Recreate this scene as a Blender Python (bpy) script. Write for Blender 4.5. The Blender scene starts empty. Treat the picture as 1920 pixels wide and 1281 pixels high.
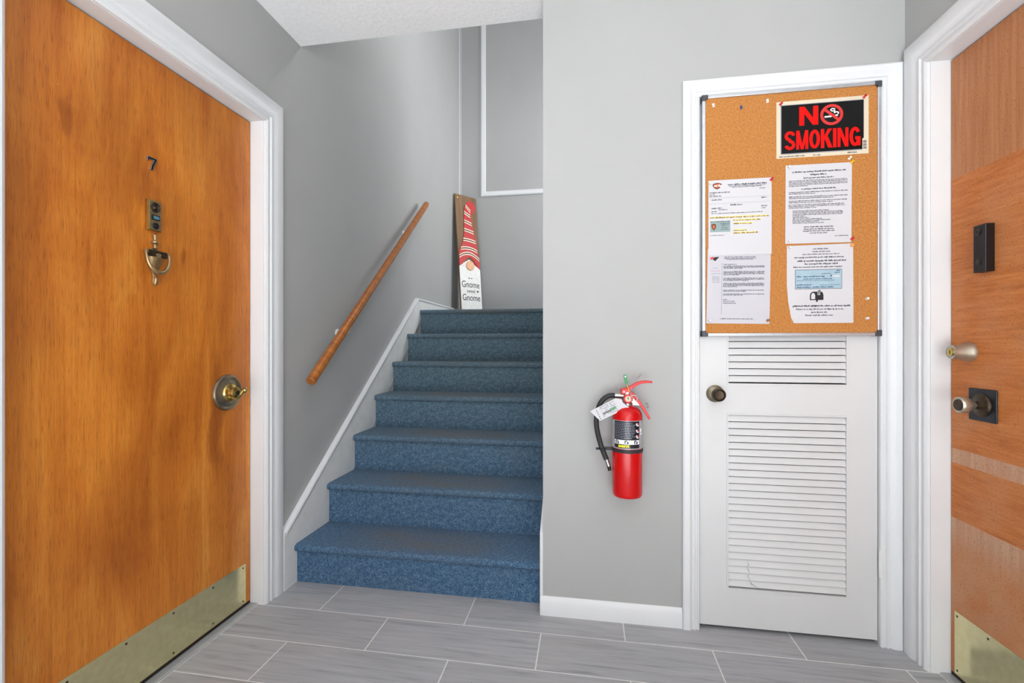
import bpy, bmesh, math, random
from math import sin, cos, pi, radians
from mathutils import Vector, Matrix

random.seed(7)
S = bpy.context.scene
COL = S.collection

# ---------------------------------------------------------------- camera
cd = bpy.data.cameras.new('camera')
cd.sensor_fit = 'HORIZONTAL'; cd.sensor_width = 36.0
cd.lens = 856.3 / 1920 * 36.0
cd.shift_y = 8.4 / 1920
cd.clip_start = 0.02
cam = bpy.data.objects.new('camera', cd); COL.objects.link(cam)
cam.location = (0, 0, 1.10)
cam.rotation_euler = (pi/2, 0, 0.16203)
S.camera = cam

# ---------------------------------------------------------------- world, light, exposure
w = bpy.data.worlds.new('daylight'); S.world = w; w.use_nodes = True
bg = w.node_tree.nodes['Background']
bg.inputs[0].default_value = (0.95, 0.98, 1.0, 1); bg.inputs[1].default_value = 1.0

def area(name, loc, rot, sx, sy, power, col=(1, 1, 1), spread=180):
    l = bpy.data.lights.new(name, 'AREA'); l.shape = 'RECTANGLE'
    l.size = sx; l.size_y = sy; l.energy = power; l.color = col; l.spread = radians(spread)
    o = bpy.data.objects.new(name, l); COL.objects.link(o)
    o.location = loc; o.rotation_euler = rot
    return o
COOL = (0.955, 0.98, 1.0)
sl_ = bpy.data.lights.new('sun', 'SUN'); sl_.energy = 40; sl_.angle = radians(3); sl_.color = (0.95, 0.985, 1.0)
so_ = bpy.data.objects.new('sun', sl_); COL.objects.link(so_)
so_.rotation_euler = (radians(36), 0, radians(4))       # high behind the camera, shining in at the open entrance onto the floor
area('entrance_daylight', (0.1, -1.62, 1.15), (pi/2, 0, 0), 1.8, 2.05, 34, COOL)
area('landing_fill_light', (0.96, 4.15, 2.9), (0, pi/2, 0), 1.6, 1.0, 46, COOL)  # unseen light added right of the landing to brighten the stairwell
def point_fill(name, loc, power, r):
    l = bpy.data.lights.new(name, 'POINT'); l.energy = power; l.color = COOL; l.shadow_soft_size = r
    o = bpy.data.objects.new(name, l); COL.objects.link(o); o.location = loc
point_fill('hall_fill_light', (0.8, -0.3, 1.8), 17, 0.16)  # unseen fill added to brighten the hall
point_fill('stairwell_fill_light', (-0.32, 2.75, 3.8), 40, 0.25)  # unseen fill added above the stairs to lift the left wall

vs = S.view_settings
vs.view_transform = 'Standard'; vs.look = 'None'; vs.gamma = 1.0; vs.use_curve_mapping = False
vs.exposure = -0.13

# ---------------------------------------------------------------- material helpers
def lin(c):
    def f(v):
        v /= 255.0
        return v/12.92 if v <= 0.04045 else ((v+0.055)/1.055)**2.4
    return (f(c[0]), f(c[1]), f(c[2]), 1.0)

def newmat(name):
    m = bpy.data.materials.new(name); m.use_nodes = True
    nt = m.node_tree
    return m, nt, nt.nodes['Principled BSDF']

def N(nt, t, **kw):
    n = nt.nodes.new(t)
    for k, v in kw.items():
        if k.startswith('i_'):
            n.inputs[k[2:].replace('_', ' ')].default_value = v
        else:
            setattr(n, k, v)
    return n

def ramp(nt, stops):
    r = nt.nodes.new('ShaderNodeValToRGB'); e = r.color_ramp.elements
    while len(e) < len(stops): e.new(0.5)
    for i, (p, c) in enumerate(stops):
        e[i].position = p; e[i].color = c
    return r

def coords(nt, scale=(1, 1, 1), kind='Object', loc=(0, 0, 0)):
    tc = nt.nodes.new('ShaderNodeTexCoord'); mp = nt.nodes.new('ShaderNodeMapping')
    mp.inputs['Scale'].default_value = scale; mp.inputs['Location'].default_value = loc
    nt.links.new(tc.outputs[kind], mp.inputs['Vector'])
    return mp.outputs['Vector']

def noise(nt, vec, scale, detail=4, rough=0.55, dist=0.0):
    n = nt.nodes.new('ShaderNodeTexNoise')
    n.inputs['Scale'].default_value = scale; n.inputs['Detail'].default_value = detail
    n.inputs['Roughness'].default_value = rough; n.inputs['Distortion'].default_value = dist
    nt.links.new(vec, n.inputs['Vector'])
    return n.outputs['Fac']

def mixc(nt, fac, a, b, mode='MIX'):
    n = nt.nodes.new('ShaderNodeMix'); n.data_type = 'RGBA'; n.blend_type = mode
    for s, v in ((n.inputs['Factor'], fac), (n.inputs[6], a), (n.inputs[7], b)):
        if hasattr(v, 'is_output'): nt.links.new(v, s)
        else: s.default_value = v
    return n.outputs[2]

def math_(nt, op, a, b=0.0, c=None, clamp=False):
    n = nt.nodes.new('ShaderNodeMath'); n.operation = op; n.use_clamp = clamp
    for i, v in enumerate((a, b, c)):
        if v is None: continue
        if hasattr(v, 'is_output'): nt.links.new(v, n.inputs[i])
        else: n.inputs[i].default_value = v
    return n.outputs[0]

def maprange(nt, v, a, b, c=0.0, d=1.0, smooth=False):
    n = nt.nodes.new('ShaderNodeMapRange'); n.clamp = True
    if smooth: n.interpolation_type = 'SMOOTHSTEP'
    nt.links.new(v, n.inputs[0])
    for i, x in enumerate((a, b, c, d)): n.inputs[i+1].default_value = x
    return n.outputs[0]

def bump(nt, bsdf, h, strength=0.2, dist=0.002):
    b = nt.nodes.new('ShaderNodeBump'); b.inputs['Strength'].default_value = strength
    b.inputs['Distance'].default_value = dist
    nt.links.new(h, b.inputs['Height']); nt.links.new(b.outputs[0], bsdf.inputs['Normal'])

MATS = {}
def plain(name, rgb, rough=0.5, metal=0.0, var=0.06, scale=30, bmp=0.0, spec=0.5, bscale=None):
    """a procedural material: one colour with slight mottling and optional relief"""
    m, nt, b = newmat(name)
    c = lin(rgb); v = coords(nt)
    n = noise(nt, v, scale)
    lo = tuple(x*(1-var) for x in c[:3])+(1,); hi = tuple(min(1, x*(1+var)) for x in c[:3])+(1,)
    r = ramp(nt, [(0.3, lo), (0.7, hi)]); nt.links.new(n, r.inputs[0])
    nt.links.new(r.outputs[0], b.inputs['Base Color'])
    b.inputs['Roughness'].default_value = rough; b.inputs['Metallic'].default_value = metal
    b.inputs['Specular IOR Level'].default_value = spec
    if bmp: bump(nt, b, noise(nt, v, bscale or scale*4, 5), bmp, 0.002)
    MATS[name] = m
    return m

# painted surfaces
plain('wall_paint', (172, 172, 171), 0.55, var=0.02, scale=3, bmp=0.06, bscale=180, spec=0.3)
plain('white_paint', (221, 222, 224), 0.4, var=0.015, scale=8, bmp=0.015, bscale=30)
plain('white_door_paint', (210, 210, 211), 0.4, var=0.02, scale=6, bmp=0.04, bscale=60)
plain('scuffed_white_paint', (224, 224, 222), 0.45, var=0.05, scale=14, bmp=0.06, bscale=60)
plain('grout', (222, 222, 220), 0.9, var=0.08, scale=40, bmp=0.2)
plain('threshold_metal', (168, 170, 172), 0.45, 0.3, var=0.1, scale=20)
plain('dark_gap', (30, 26, 22), 0.9)  # near black standing in for shade in the door gaps
plain('brass', (196, 172, 104), 0.2, 1.0, var=0.1, scale=20)
plain('antique_brass', (172, 146, 106), 0.34, 0.85, var=0.2, scale=60, bmp=0.05)
plain('bronze_dish', (150, 140, 120), 0.38, 1.0, var=0.15, scale=60)
plain('dark_bronze', (70, 58, 46), 0.4, 0.8, var=0.3, scale=80)
plain('nickel', (186, 180, 166), 0.32, 0.8, var=0.1, scale=60)
plain('black_metal', (34, 36, 42), 0.35, 0.5, var=0.1)
plain('black_plastic', (16, 16, 18), 0.3, var=0.1)
plain('screen_blue', (88, 128, 150), 0.2)
plain('steel', (185, 185, 185), 0.3, 1.0, var=0.05)
plain('aluminium', (200, 203, 208), 0.35, 0.75, var=0.04, scale=60)
plain('corner_grey', (62, 65, 72), 0.45)
plain('red_enamel', (196, 2, 8), 0.2, var=0.03)
plain('red_plastic', (205, 24, 26), 0.35, var=0.05)
plain('rubber_black', (38, 39, 42), 0.6, var=0.15, scale=200, bmp=0.2)
plain('green_plastic', (14, 130, 70), 0.35)
plain('paper', (203, 202, 206), 0.75, var=0.01, scale=10, bmp=0.05, bscale=40)
plain('paper_grey', (194, 192, 199), 0.75, var=0.01, scale=10, bmp=0.05, bscale=40)
plain('paper_cream', (214, 202, 178), 0.6, var=0.02)
plain('ink', (70, 70, 82), 0.8)
plain('ink_black', (18, 18, 20), 0.6)
plain('ink_blue', (60, 90, 120), 0.8)
plain('ink_pink', (196, 150, 175), 0.8)
plain('ink_grey', (150, 150, 158), 0.8)
plain('label_white', (235, 236, 240), 0.35)
plain('label_grey', (160, 163, 168), 0.3, var=0.05)
plain('label_navy', (22, 24, 36), 0.3)
plain('label_text', (168, 172, 186), 0.4)
plain('yellow_ink', (238, 222, 30), 0.4)
plain('highlighter', (246, 228, 140), 0.8)
plain('cheque_blue', (158, 184, 198), 0.7)
plain('stub_teal', (140, 160, 160), 0.7)
plain('badge_brown', (110, 62, 44), 0.7)
plain('badge_orange', (214, 104, 62), 0.7)
plain('sign_black', (12, 13, 13), 0.3, var=0.3, scale=14, spec=0.25)
plain('sign_red', (222, 14, 8), 0.6, var=0.02, spec=0.15)
plain('sign_red_dull', (208, 48, 46), 0.35, var=0.03)
plain('sign_white', (250, 250, 248), 0.4)
plain('pin_red', (205, 26, 40), 0.3)
plain('pin_clear', (215, 212, 205), 0.15)
plain('pin_blue', (70, 80, 120), 0.3)
plain('pin_yellow', (240, 190, 40), 0.3)
plain('pin_orange', (240, 150, 60), 0.3)
plain('pin_brown', (140, 88, 46), 0.3)
plain('pin_white', (240, 238, 232), 0.3)
plain('hat_red', (188, 12, 16), 0.5, var=0.05)
plain('stripe_cream', (244, 232, 208), 0.6)
plain('stripe_dark', (60, 50, 46), 0.6)
plain('nose_skin', (232, 178, 140), 0.6)
plain('beard_white', (236, 235, 232), 0.6)
plain('sign_letter', (46, 38, 34), 0.6)
plain('moss_stain', (122, 118, 60), 0.8)

def ceiling_mat():
    m, nt, b = newmat('textured_ceiling')
    v = coords(nt)
    b.inputs['Base Color'].default_value = lin((238, 238, 238)); b.inputs['Roughness'].default_value = 0.9
    n = noise(nt, v, 70, 5, 0.65); n2 = noise(nt, v, 22, 3)
    bump(nt, b, math_(nt, 'ADD', n, math_(nt, 'MULTIPLY', n2, 0.5)), 0.3, 0.005)
    r = ramp(nt, [(0.35, lin((244, 244, 244))), (0.65, lin((252, 252, 252)))]); nt.links.new(n, r.inputs[0])
    nt.links.new(r.outputs[0], b.inputs['Base Color'])
    MATS['ceiling'] = m
ceiling_mat()

def wood_door_mat():
    m, nt, b = newmat('varnished_door_wood')
    fig = noise(nt, coords(nt, (5.0, 1, 0.9)), 1.6, 5, 0.6, 1.2)
    grain = noise(nt, coords(nt, (95, 95, 3.0)), 1.0, 7, 0.7, 0.25)
    pore = noise(nt, coords(nt, (420, 420, 22)), 1.0, 2, 0.5)
    big = noise(nt, coords(nt, (2.2, 1, 1.3), loc=(3.1, 0, 1.7)), 1.0, 3, 0.5, 0.4)
    r1 = ramp(nt, [(0.2, lin((172, 90, 20))), (0.42, lin((203, 118, 34))), (0.56, lin((215, 132, 44))), (0.75, lin((228, 152, 62)))])
    nt.links.new(fig, r1.inputs[0])
    r2 = ramp(nt, [(0.3, lin((172, 150, 130))), (0.55, lin((255, 255, 255)))]); nt.links.new(grain, r2.inputs[0])
    c = mixc(nt, 0.4, r1.outputs[0], r2.outputs[0], 'MULTIPLY')
    r3 = ramp(nt, [(0.34, lin((140, 100, 72))), (0.46, lin((255, 255, 255)))]); nt.links.new(pore, r3.inputs[0])
    c = mixc(nt, 0.38, c, r3.outputs[0], 'MULTIPLY')
    r4 = ramp(nt, [(0.35, lin((196, 172, 150))), (0.6, lin((255, 255, 255)))]); nt.links.new(big, r4.inputs[0])
    c = mixc(nt, 0.5, c, r4.outputs[0], 'MULTIPLY')
    # dark knots and hand stain beside the lock
    sp = nt.nodes.new('ShaderNodeSeparateXYZ'); nt.links.new(coords(nt), sp.inputs[0])
    warp = math_(nt, 'MULTIPLY', math_(nt, 'SUBTRACT', noise(nt, coords(nt, (18, 1, 5)), 1.0, 4), 0.5), 0.16)
    def blot(cx, cz, rx, rz, k):
        dx = math_(nt, 'DIVIDE', math_(nt, 'SUBTRACT', math_(nt, 'ADD', sp.outputs[0], warp), cx), rx)
        dz = math_(nt, 'DIVIDE', math_(nt, 'SUBTRACT', sp.outputs[2], cz), rz)
        d = math_(nt, 'ADD', math_(nt, 'MULTIPLY', dx, dx), math_(nt, 'MULTIPLY', dz, dz))
        return math_(nt, 'MULTIPLY', maprange(nt, d, 0.0, 1.0, 1.0, 0.0, True), k)
    for (cx, cz, rx, rz, k) in ((0.255, 0.83, 0.05, 0.30, 0.55), (-0.27, 1.73, 0.03, 0.07, 0.5), (-0.03, 1.62, 0.05, 0.10, 0.4),
                                (0.10, 1.42, 0.025, 0.04, 0.5), (-0.15, 1.75, 0.12, 0.3, 0.3), (-0.1, 0.55, 0.12, 0.3, 0.25), (0.0, 0.75, 0.1, .18, .2)):
        c = mixc(nt, blot(cx, cz, rx, rz, k), c, lin((120, 52, 8)))
    # pale scratches
    sc = noise(nt, coords(nt, (30, 1, 160), loc=(0.3, 0, 0.2)), 1.0, 2, 0.5, 0.6)
    zone = maprange(nt, sp.outputs[2], 0.5, 0.8, 1.0, 0.0)
    scm = math_(nt, 'MULTIPLY', maprange(nt, sc, 0.80, 0.84), 0.8)
    c = mixc(nt, scm, c, lin((240, 190, 130)))
    nt.links.new(c, b.inputs['Base Color'])
    b.inputs['Roughness'].default_value = 0.38; b.inputs['Specular IOR Level'].default_value = 0.4
    b.inputs['Coat Weight'].default_value = 0.12; b.inputs['Coat Roughness'].default_value = 0.25
    bump(nt, b, math_(nt, 'ADD', grain, math_(nt, 'MULTIPLY', pore, 0.4)), 0.08, 0.001)
    MATS['door_wood'] = m
wood_door_mat()

def banded_door_mat():
    m, nt, b = newmat('banded_door_wood')
    sp = nt.nodes.new('ShaderNodeSeparateXYZ'); nt.links.new(coords(nt), sp.inputs[0])
    wob = math_(nt, 'MULTIPLY', noise(nt, coords(nt, (3, 1, 3)), 1.0, 2), 0.006)
    z = math_(nt, 'ADD', sp.outputs[2], wob)
    vgr = noise(nt, coords(nt, (70, 70, 3)), 1.0, 5, 0.6, 0.2)
    hgr = noise(nt, coords(nt, (7, 7, 80)), 1.0, 6, 0.7, 0.35)
    cloud = noise(nt, coords(nt, (6, 6, 6), loc=(1, 2, 3)), 1.0, 4)
    fleck = noise(nt, coords(nt, (130, 130, 200)), 1.0, 2)
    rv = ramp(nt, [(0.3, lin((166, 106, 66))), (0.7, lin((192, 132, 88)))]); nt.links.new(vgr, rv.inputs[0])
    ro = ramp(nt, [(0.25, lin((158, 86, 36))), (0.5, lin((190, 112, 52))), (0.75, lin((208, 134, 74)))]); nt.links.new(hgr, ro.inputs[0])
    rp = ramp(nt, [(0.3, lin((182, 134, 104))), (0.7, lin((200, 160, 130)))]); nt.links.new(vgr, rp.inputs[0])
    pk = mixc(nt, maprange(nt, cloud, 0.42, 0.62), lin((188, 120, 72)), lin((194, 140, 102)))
    def step(a): return math_(nt, 'GREATER_THAN', z, a)  # horizontal bands of tone and grain direction, set by height
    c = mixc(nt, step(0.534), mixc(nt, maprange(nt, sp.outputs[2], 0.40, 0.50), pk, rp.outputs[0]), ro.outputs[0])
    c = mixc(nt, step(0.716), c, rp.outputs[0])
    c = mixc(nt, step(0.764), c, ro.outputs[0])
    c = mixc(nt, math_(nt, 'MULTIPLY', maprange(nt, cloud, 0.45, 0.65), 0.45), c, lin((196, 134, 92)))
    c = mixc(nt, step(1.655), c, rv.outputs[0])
    c = mixc(nt, maprange(nt, fleck, 0.57, 0.72, 0, 0.65), c, lin((128, 70, 34)))
    nt.links.new(c, b.inputs['Base Color'])
    b.inputs['Roughness'].default_value = 0.5; b.inputs['Specular IOR Level'].default_value = 0.3
    bump(nt, b, math_(nt, 'ADD', vgr, hgr), 0.08, 0.001)
    MATS['banded_wood'] = m
banded_door_mat()

def rail_mat():
    m, nt, b = newmat('handrail_wood')
    g = noise(nt, coords(nt, (40, 6, 6)), 1.0, 6, 0.6, 0.5)
    r = ramp(nt, [(0.25, lin((112, 60, 14))), (0.5, lin((164, 94, 30))), (0.8, lin((192, 120, 50)))]); nt.links.new(g, r.inputs[0])
    nt.links.new(r.outputs[0], b.inputs['Base Color']); b.inputs['Roughness'].default_value = 0.35
    MATS['rail_wood'] = m
rail_mat()

def board_mat():
    m, nt, b = newmat('stained_plank')
    g = noise(nt, coords(nt, (30, 30, 2)), 1.0, 6, 0.6, 0.3)
    r = ramp(nt, [(0.3, lin((100, 72, 44))), (0.7, lin((134, 100, 66)))]); nt.links.new(g, r.inputs[0])
    nt.links.new(r.outputs[0], b.inputs['Base Color']); b.inputs['Roughness'].default_value = 0.6
    MATS['plank'] = m
board_mat()

def tile_mat():
    m, nt, b = newmat('grey_wood_look_tile')
    oi = nt.nodes.new('ShaderNodeObjectInfo')
    tc = nt.nodes.new('ShaderNodeTexCoord')
    add = nt.nodes.new('ShaderNodeVectorMath'); add.operation = 'ADD'
    comb = nt.nodes.new('ShaderNodeCombineXYZ')
    nt.links.new(math_(nt, 'MULTIPLY', oi.outputs['Random'], 37.0), comb.inputs[0])
    nt.links.new(math_(nt, 'MULTIPLY', oi.outputs['Random'], 91.0), comb.inputs[1])
    nt.links.new(tc.outputs['Object'], add.inputs[0]); nt.links.new(comb.outputs[0], add.inputs[1])
    def mp(s):
        n = nt.nodes.new('ShaderNodeMapping'); n.inputs['Scale'].default_value = s
        nt.links.new(add.outputs[0], n.inputs['Vector']); return n.outputs[0]
    st = noise(nt, mp((3.5, 55, 1)), 1.0, 6, 0.62, 0.5)
    fine = noise(nt, mp((14, 260, 1)), 1.0, 4, 0.6)
    cl = noise(nt, mp((2.2, 5, 1)), 1.0, 3)
    r = ramp(nt, [(0.26, lin((130, 131, 134))), (0.44, lin((168, 169, 172))), (0.72, lin((188, 189, 192)))]); nt.links.new(st, r.inputs[0])
    c = mixc(nt, math_(nt, 'MULTIPLY', fine, 0.5), r.outputs[0], lin((142, 143, 146)))
    c = mixc(nt, maprange(nt, cl, 0.45, 0.75, 0, 0.22), c, lin((182, 172, 164)))
    spk = noise(nt, mp((90, 90, 1)), 1.0, 1)
    c = mixc(nt, maprange(nt, spk, 0.80, 0.82, 0, 0.7), c, lin((90, 90, 92)))
    hsv = nt.nodes.new('ShaderNodeHueSaturation'); nt.links.new(c, hsv.inputs['Color'])
    nt.links.new(maprange(nt, oi.outputs['Random'], 0, 1, 0.95, 1.05), hsv.inputs['Value'])
    nt.links.new(hsv.outputs[0], b.inputs['Base Color'])
    b.inputs['Roughness'].default_value = 0.42; b.inputs['Specular IOR Level'].default_value = 0.4
    bump(nt, b, st, 0.06, 0.001)
    MATS['tile'] = m
tile_mat()

def carpet_mat(name, worn):
    m, nt, b = newmat(name)
    v = coords(nt)
    n1 = noise(nt, v, 210, 3, 0.75); n2 = noise(nt, v, 60, 4, 0.7); n3 = noise(nt, v, 520, 2, 0.6)
    mixn = math_(nt, 'ADD', math_(nt, 'MULTIPLY', n1, 0.5), math_(nt, 'ADD', math_(nt, 'MULTIPLY', n2, 0.2), math_(nt, 'MULTIPLY', n3, 0.3)))
    r = ramp(nt, [(0.36, lin((24, 48, 76))), (0.5, lin((66, 100, 134))), (0.62, lin((126, 154, 178)))])
    nt.links.new(mixn, r.inputs[0])
    c = r.outputs[0]
    # pile colour turns greyer the higher the step
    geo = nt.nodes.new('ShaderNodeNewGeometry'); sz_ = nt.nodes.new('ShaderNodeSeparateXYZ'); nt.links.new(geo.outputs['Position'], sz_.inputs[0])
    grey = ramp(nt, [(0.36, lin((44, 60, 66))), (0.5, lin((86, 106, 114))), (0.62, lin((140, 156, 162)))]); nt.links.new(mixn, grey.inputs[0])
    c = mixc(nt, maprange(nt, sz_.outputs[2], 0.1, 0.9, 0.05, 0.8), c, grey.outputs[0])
    if worn:
        sp = nt.nodes.new('ShaderNodeSeparateXYZ'); nt.links.new(v, sp.inputs[0])
        cl = noise(nt, coords(nt, (5, 9, 5)), 1.0, 4, 0.6)
        ax = math_(nt, 'ABSOLUTE', sp.outputs[0])
        mx = maprange(nt, ax, 0.12, 0.50, 1.0, 0.0, True)
        my = maprange(nt, math_(nt, 'ABSOLUTE', sp.outputs[1]), 0.05, 0.14, 1.0, 0.25, True)
        k = math_(nt, 'MULTIPLY', math_(nt, 'MULTIPLY', mx, my), maprange(nt, cl, 0.3, 0.65, 0.2, 1.0))
        c = mixc(nt, math_(nt, 'MULTIPLY', k, 0.7), c, mixc(nt, n1, lin((70, 72, 72)), lin((132, 124, 118))))
    else:
        cl = noise(nt, coords(nt, (4, 4, 8)), 1.0, 3, 0.6)
        c = mixc(nt, maprange(nt, cl, 0.5, 0.75, 0, 0.2), c, lin((96, 110, 116)))
    nt.links.new(c, b.inputs['Base Color'])
    b.inputs['Roughness'].default_value = 0.95; b.inputs['Specular IOR Level'].default_value = 0.1
    b.inputs['Sheen Weight'].default_value = 0.1
    bump(nt, b, mixn, 0.7, 0.005)
    MATS[name] = m
carpet_mat('carpet_tread', True); carpet_mat('carpet_riser', False)

def cork_mat():
    m, nt, b = newmat('cork')
    v = coords(nt)
    n = noise(nt, v, 170, 4, 0.7); n2 = noise(nt, v, 45, 3)
    r = ramp(nt, [(0.3, lin((150, 90, 38))), (0.5, lin((182, 120, 58))), (0.72, lin((196, 140, 80)))]); nt.links.new(n, r.inputs[0])
    c = mixc(nt, maprange(nt, n2, 0.45, 0.8, 0, 0.35), r.outputs[0], lin((190, 122, 56)))
    nt.links.new(c, b.inputs['Base Color']); b.inputs['Roughness'].default_value = 0.9
    bump(nt, b, n, 0.3, 0.001)
    MATS['cork'] = m
cork_mat()

# ---------------------------------------------------------------- mesh helpers
def box(bm, x0, x1, y0, y1, z0, z1):
    v = [bm.verts.new(p) for p in ((x0,y0,z0),(x1,y0,z0),(x1,y1,z0),(x0,y1,z0),(x0,y0,z1),(x1,y0,z1),(x1,y1,z1),(x0,y1,z1))]
    for f in ((3,2,1,0),(4,5,6,7),(0,1,5,4),(1,2,6,5),(2,3,7,6),(3,0,4,7)):
        bm.faces.new([v[i] for i in f])

def prism(bm, pts, axis, a, b):
    """polygon extruded along an axis; pts are the two other coordinates in xyz order"""
    def P(p, t):
        return {'x': (t, p[0], p[1]), 'y': (p[0], t, p[1]), 'z': (p[0], p[1], t)}[axis]
    A = [bm.verts.new(P(p, a)) for p in pts]; B = [bm.verts.new(P(p, b)) for p in pts]
    n = len(pts)
    bm.faces.new(A[::-1]); bm.faces.new(B)
    for i in range(n):
        bm.faces.new((A[i], A[(i+1) % n], B[(i+1) % n], B[i]))

def lathe(bm, prof, n=24, c=(0, 0, 0), axis=(0, -1, 0)):
    """prof: list of (radius, height along axis)"""
    ax = Vector(axis).normalized()
    u = ax.orthogonal().normalized(); v = ax.cross(u)
    c = Vector(c); rings = []
    for r, h in prof:
        if r < 1e-6:
            rings.append([bm.verts.new(c + ax*h)])
        else:
            rings.append([bm.verts.new(c + ax*h + u*(r*cos(2*pi*i/n)) + v*(r*sin(2*pi*i/n))) for i in range(n)])
    for a, b in zip(rings, rings[1:]):
        for i in range(n):
            j = (i+1) % n
            if len(a) == 1 and len(b) == 1: continue
            if len(a) == 1: bm.faces.new((a[0], b[i], b[j]))
            elif len(b) == 1: bm.faces.new((a[i], a[j], b[0]))
            else: bm.faces.new((a[i], a[j], b[j], b[i]))
    for rr, flip in ((rings[0], True), (rings[-1], False)):
        if len(rr) > 1: bm.faces.new(rr[::-1] if flip else rr)

def tube(bm, pts, r, n=12, closed=False, cap=True, squash=None):
    pts = [Vector(p) for p in pts]; m = len(pts)
    rad = r if isinstance(r, (list, tuple)) else [r]*m
    rings = []; up = None
    for i, p in enumerate(pts):
        if closed: t = pts[(i+1) % m] - pts[i-1]
        else: t = pts[min(i+1, m-1)] - pts[max(i-1, 0)]
        t.normalize()
        if up is None:
            up = t.orthogonal().normalized()
        else:
            up = (up - t*up.dot(t)).normalized()
        s = t.cross(up)
        ring = []
        for k in range(n):
            o = up*(rad[i]*cos(2*pi*k/n)) + s*(rad[i]*sin(2*pi*k/n))
            if squash: o = Vector((o.x*squash[0], o.y*squash[1], o.z*squash[2]))
            ring.append(bm.verts.new(p + o))
        rings.append(ring)
    last = m if closed else m-1
    for i in range(last):
        a, b = rings[i], rings[(i+1) % m]
        for k in range(n):
            bm.faces.new((a[k], a[(k+1) % n], b[(k+1) % n], b[k]))
    if cap and not closed:
        bm.faces.new(rings[0][::-1]); bm.faces.new(rings[-1])

def spline(pts, n=8):
    """Catmull-Rom through pts"""
    P = [Vector(p) for p in pts]; P = [P[0]*2-P[1]] + P + [P[-1]*2-P[-2]]
    out = []
    for i in range(1, len(P)-2):
        for k in range(n):
            t = k/n; a, b, c, d = P[i-1:i+3]
            out.append(0.5*((2*b)+(c-a)*t+(2*a-5*b+4*c-d)*t*t+(3*b-a-3*c+d)*t**3))
    out.append(P[-2]); return out

def finish(o, bevel=0.0, seg=2):
    if bevel:
        md = o.modifiers.new('bevel', 'BEVEL'); md.width = bevel; md.segments = seg
        md.limit_method = 'ANGLE'; md.angle_limit = radians(40); md.harden_normals = False

def mesh_obj(name, bm, material, parent=None, smooth=0, bevel=0.0, loc=None, rot=None, seg=2):
    bmesh.ops.recalc_face_normals(bm, faces=bm.faces)
    me = bpy.data.meshes.new(name); bm.to_mesh(me); bm.free()
    me.materials.append(MATS[material])
    if smooth:
        for p in me.polygons: p.use_smooth = True
        me.set_sharp_from_angle(angle=radians(smooth))
    o = bpy.data.objects.new(name, me); COL.objects.link(o)
    if parent: o.parent = parent
    if loc: o.location = loc
    if rot: o.rotation_euler = rot
    finish(o, bevel, seg)
    return o

def obj(name, build, material, parent=None, **kw):
    bm = bmesh.new(); build(bm)
    return mesh_obj(name, bm, material, parent, **kw)

def boxes(*bs):
    def f(bm):
        for b in bs: box(bm, *b)
    return f

def tag(o, label, cat=None, group=None, kind=None):
    o['label'] = label
    if cat: o['category'] = cat
    if group: o['group'] = group
    if kind: o['kind'] = kind
    return o

def root(name, loc, rotz=0.0, rot=None):
    o = bpy.data.objects.new(name, None); COL.objects.link(o)
    o.empty_display_size = 0.1
    o.location = loc; o.rotation_euler = rot if rot else (0, 0, rotz)
    return o

def text(name, body, size, material, parent, loc, width=None, height=None, extrude=0.0006, offset=0.0, rot=(pi/2, 0, 0)):
    """flat lettering standing in the local xz plane, centred at loc, facing -y"""
    cu = bpy.data.curves.new('letters', 'FONT'); cu.body = body; cu.size = size
    cu.extrude = extrude; cu.offset = offset; cu.align_x = 'CENTER'; cu.align_y = 'CENTER'; cu.resolution_u = 4
    t = bpy.data.objects.new('letters', cu); COL.objects.link(t)
    bpy.context.view_layer.update()
    dg = bpy.context.evaluated_depsgraph_get()
    me = bpy.data.meshes.new_from_object(t.evaluated_get(dg))
    bpy.data.objects.remove(t); bpy.data.curves.remove(cu)
    xs = [v.co.x for v in me.vertices]; ys = [v.co.y for v in me.vertices]
    cx, cy = (max(xs)+min(xs))/2, (max(ys)+min(ys))/2
    sx = width/(max(xs)-min(xs)) if width else 1.0
    sy = height/(max(ys)-min(ys)) if height else (sx if width else 1.0)
    for v in me.vertices:
        v.co.x = (v.co.x-cx)*sx; v.co.y = (v.co.y-cy)*sy
    me.materials.clear(); me.materials.append(MATS[material]); me.name = name
    o = bpy.data.objects.new(name, me); COL.objects.link(o)
    o.parent = parent; o.location = loc; o.rotation_euler = rot
    return o

# ================================================================= the setting
XW, XR, YB = -1.356, 1.144, 1.872        # left wall, right wall, wall with the closet
YR, YF = 4.77, -1.70                     # rear wall of the stairwell, entrance wall behind the camera
ZC, ZT = 2.54, 5.20
D0, D1, DH = 0.870, 1.746, 2.058         # apartment door openings along the side walls

def struct(name, build, material, label, cat, **kw):
    return tag(obj(name, build, material, **kw), label, cat, kind='structure')

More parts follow.
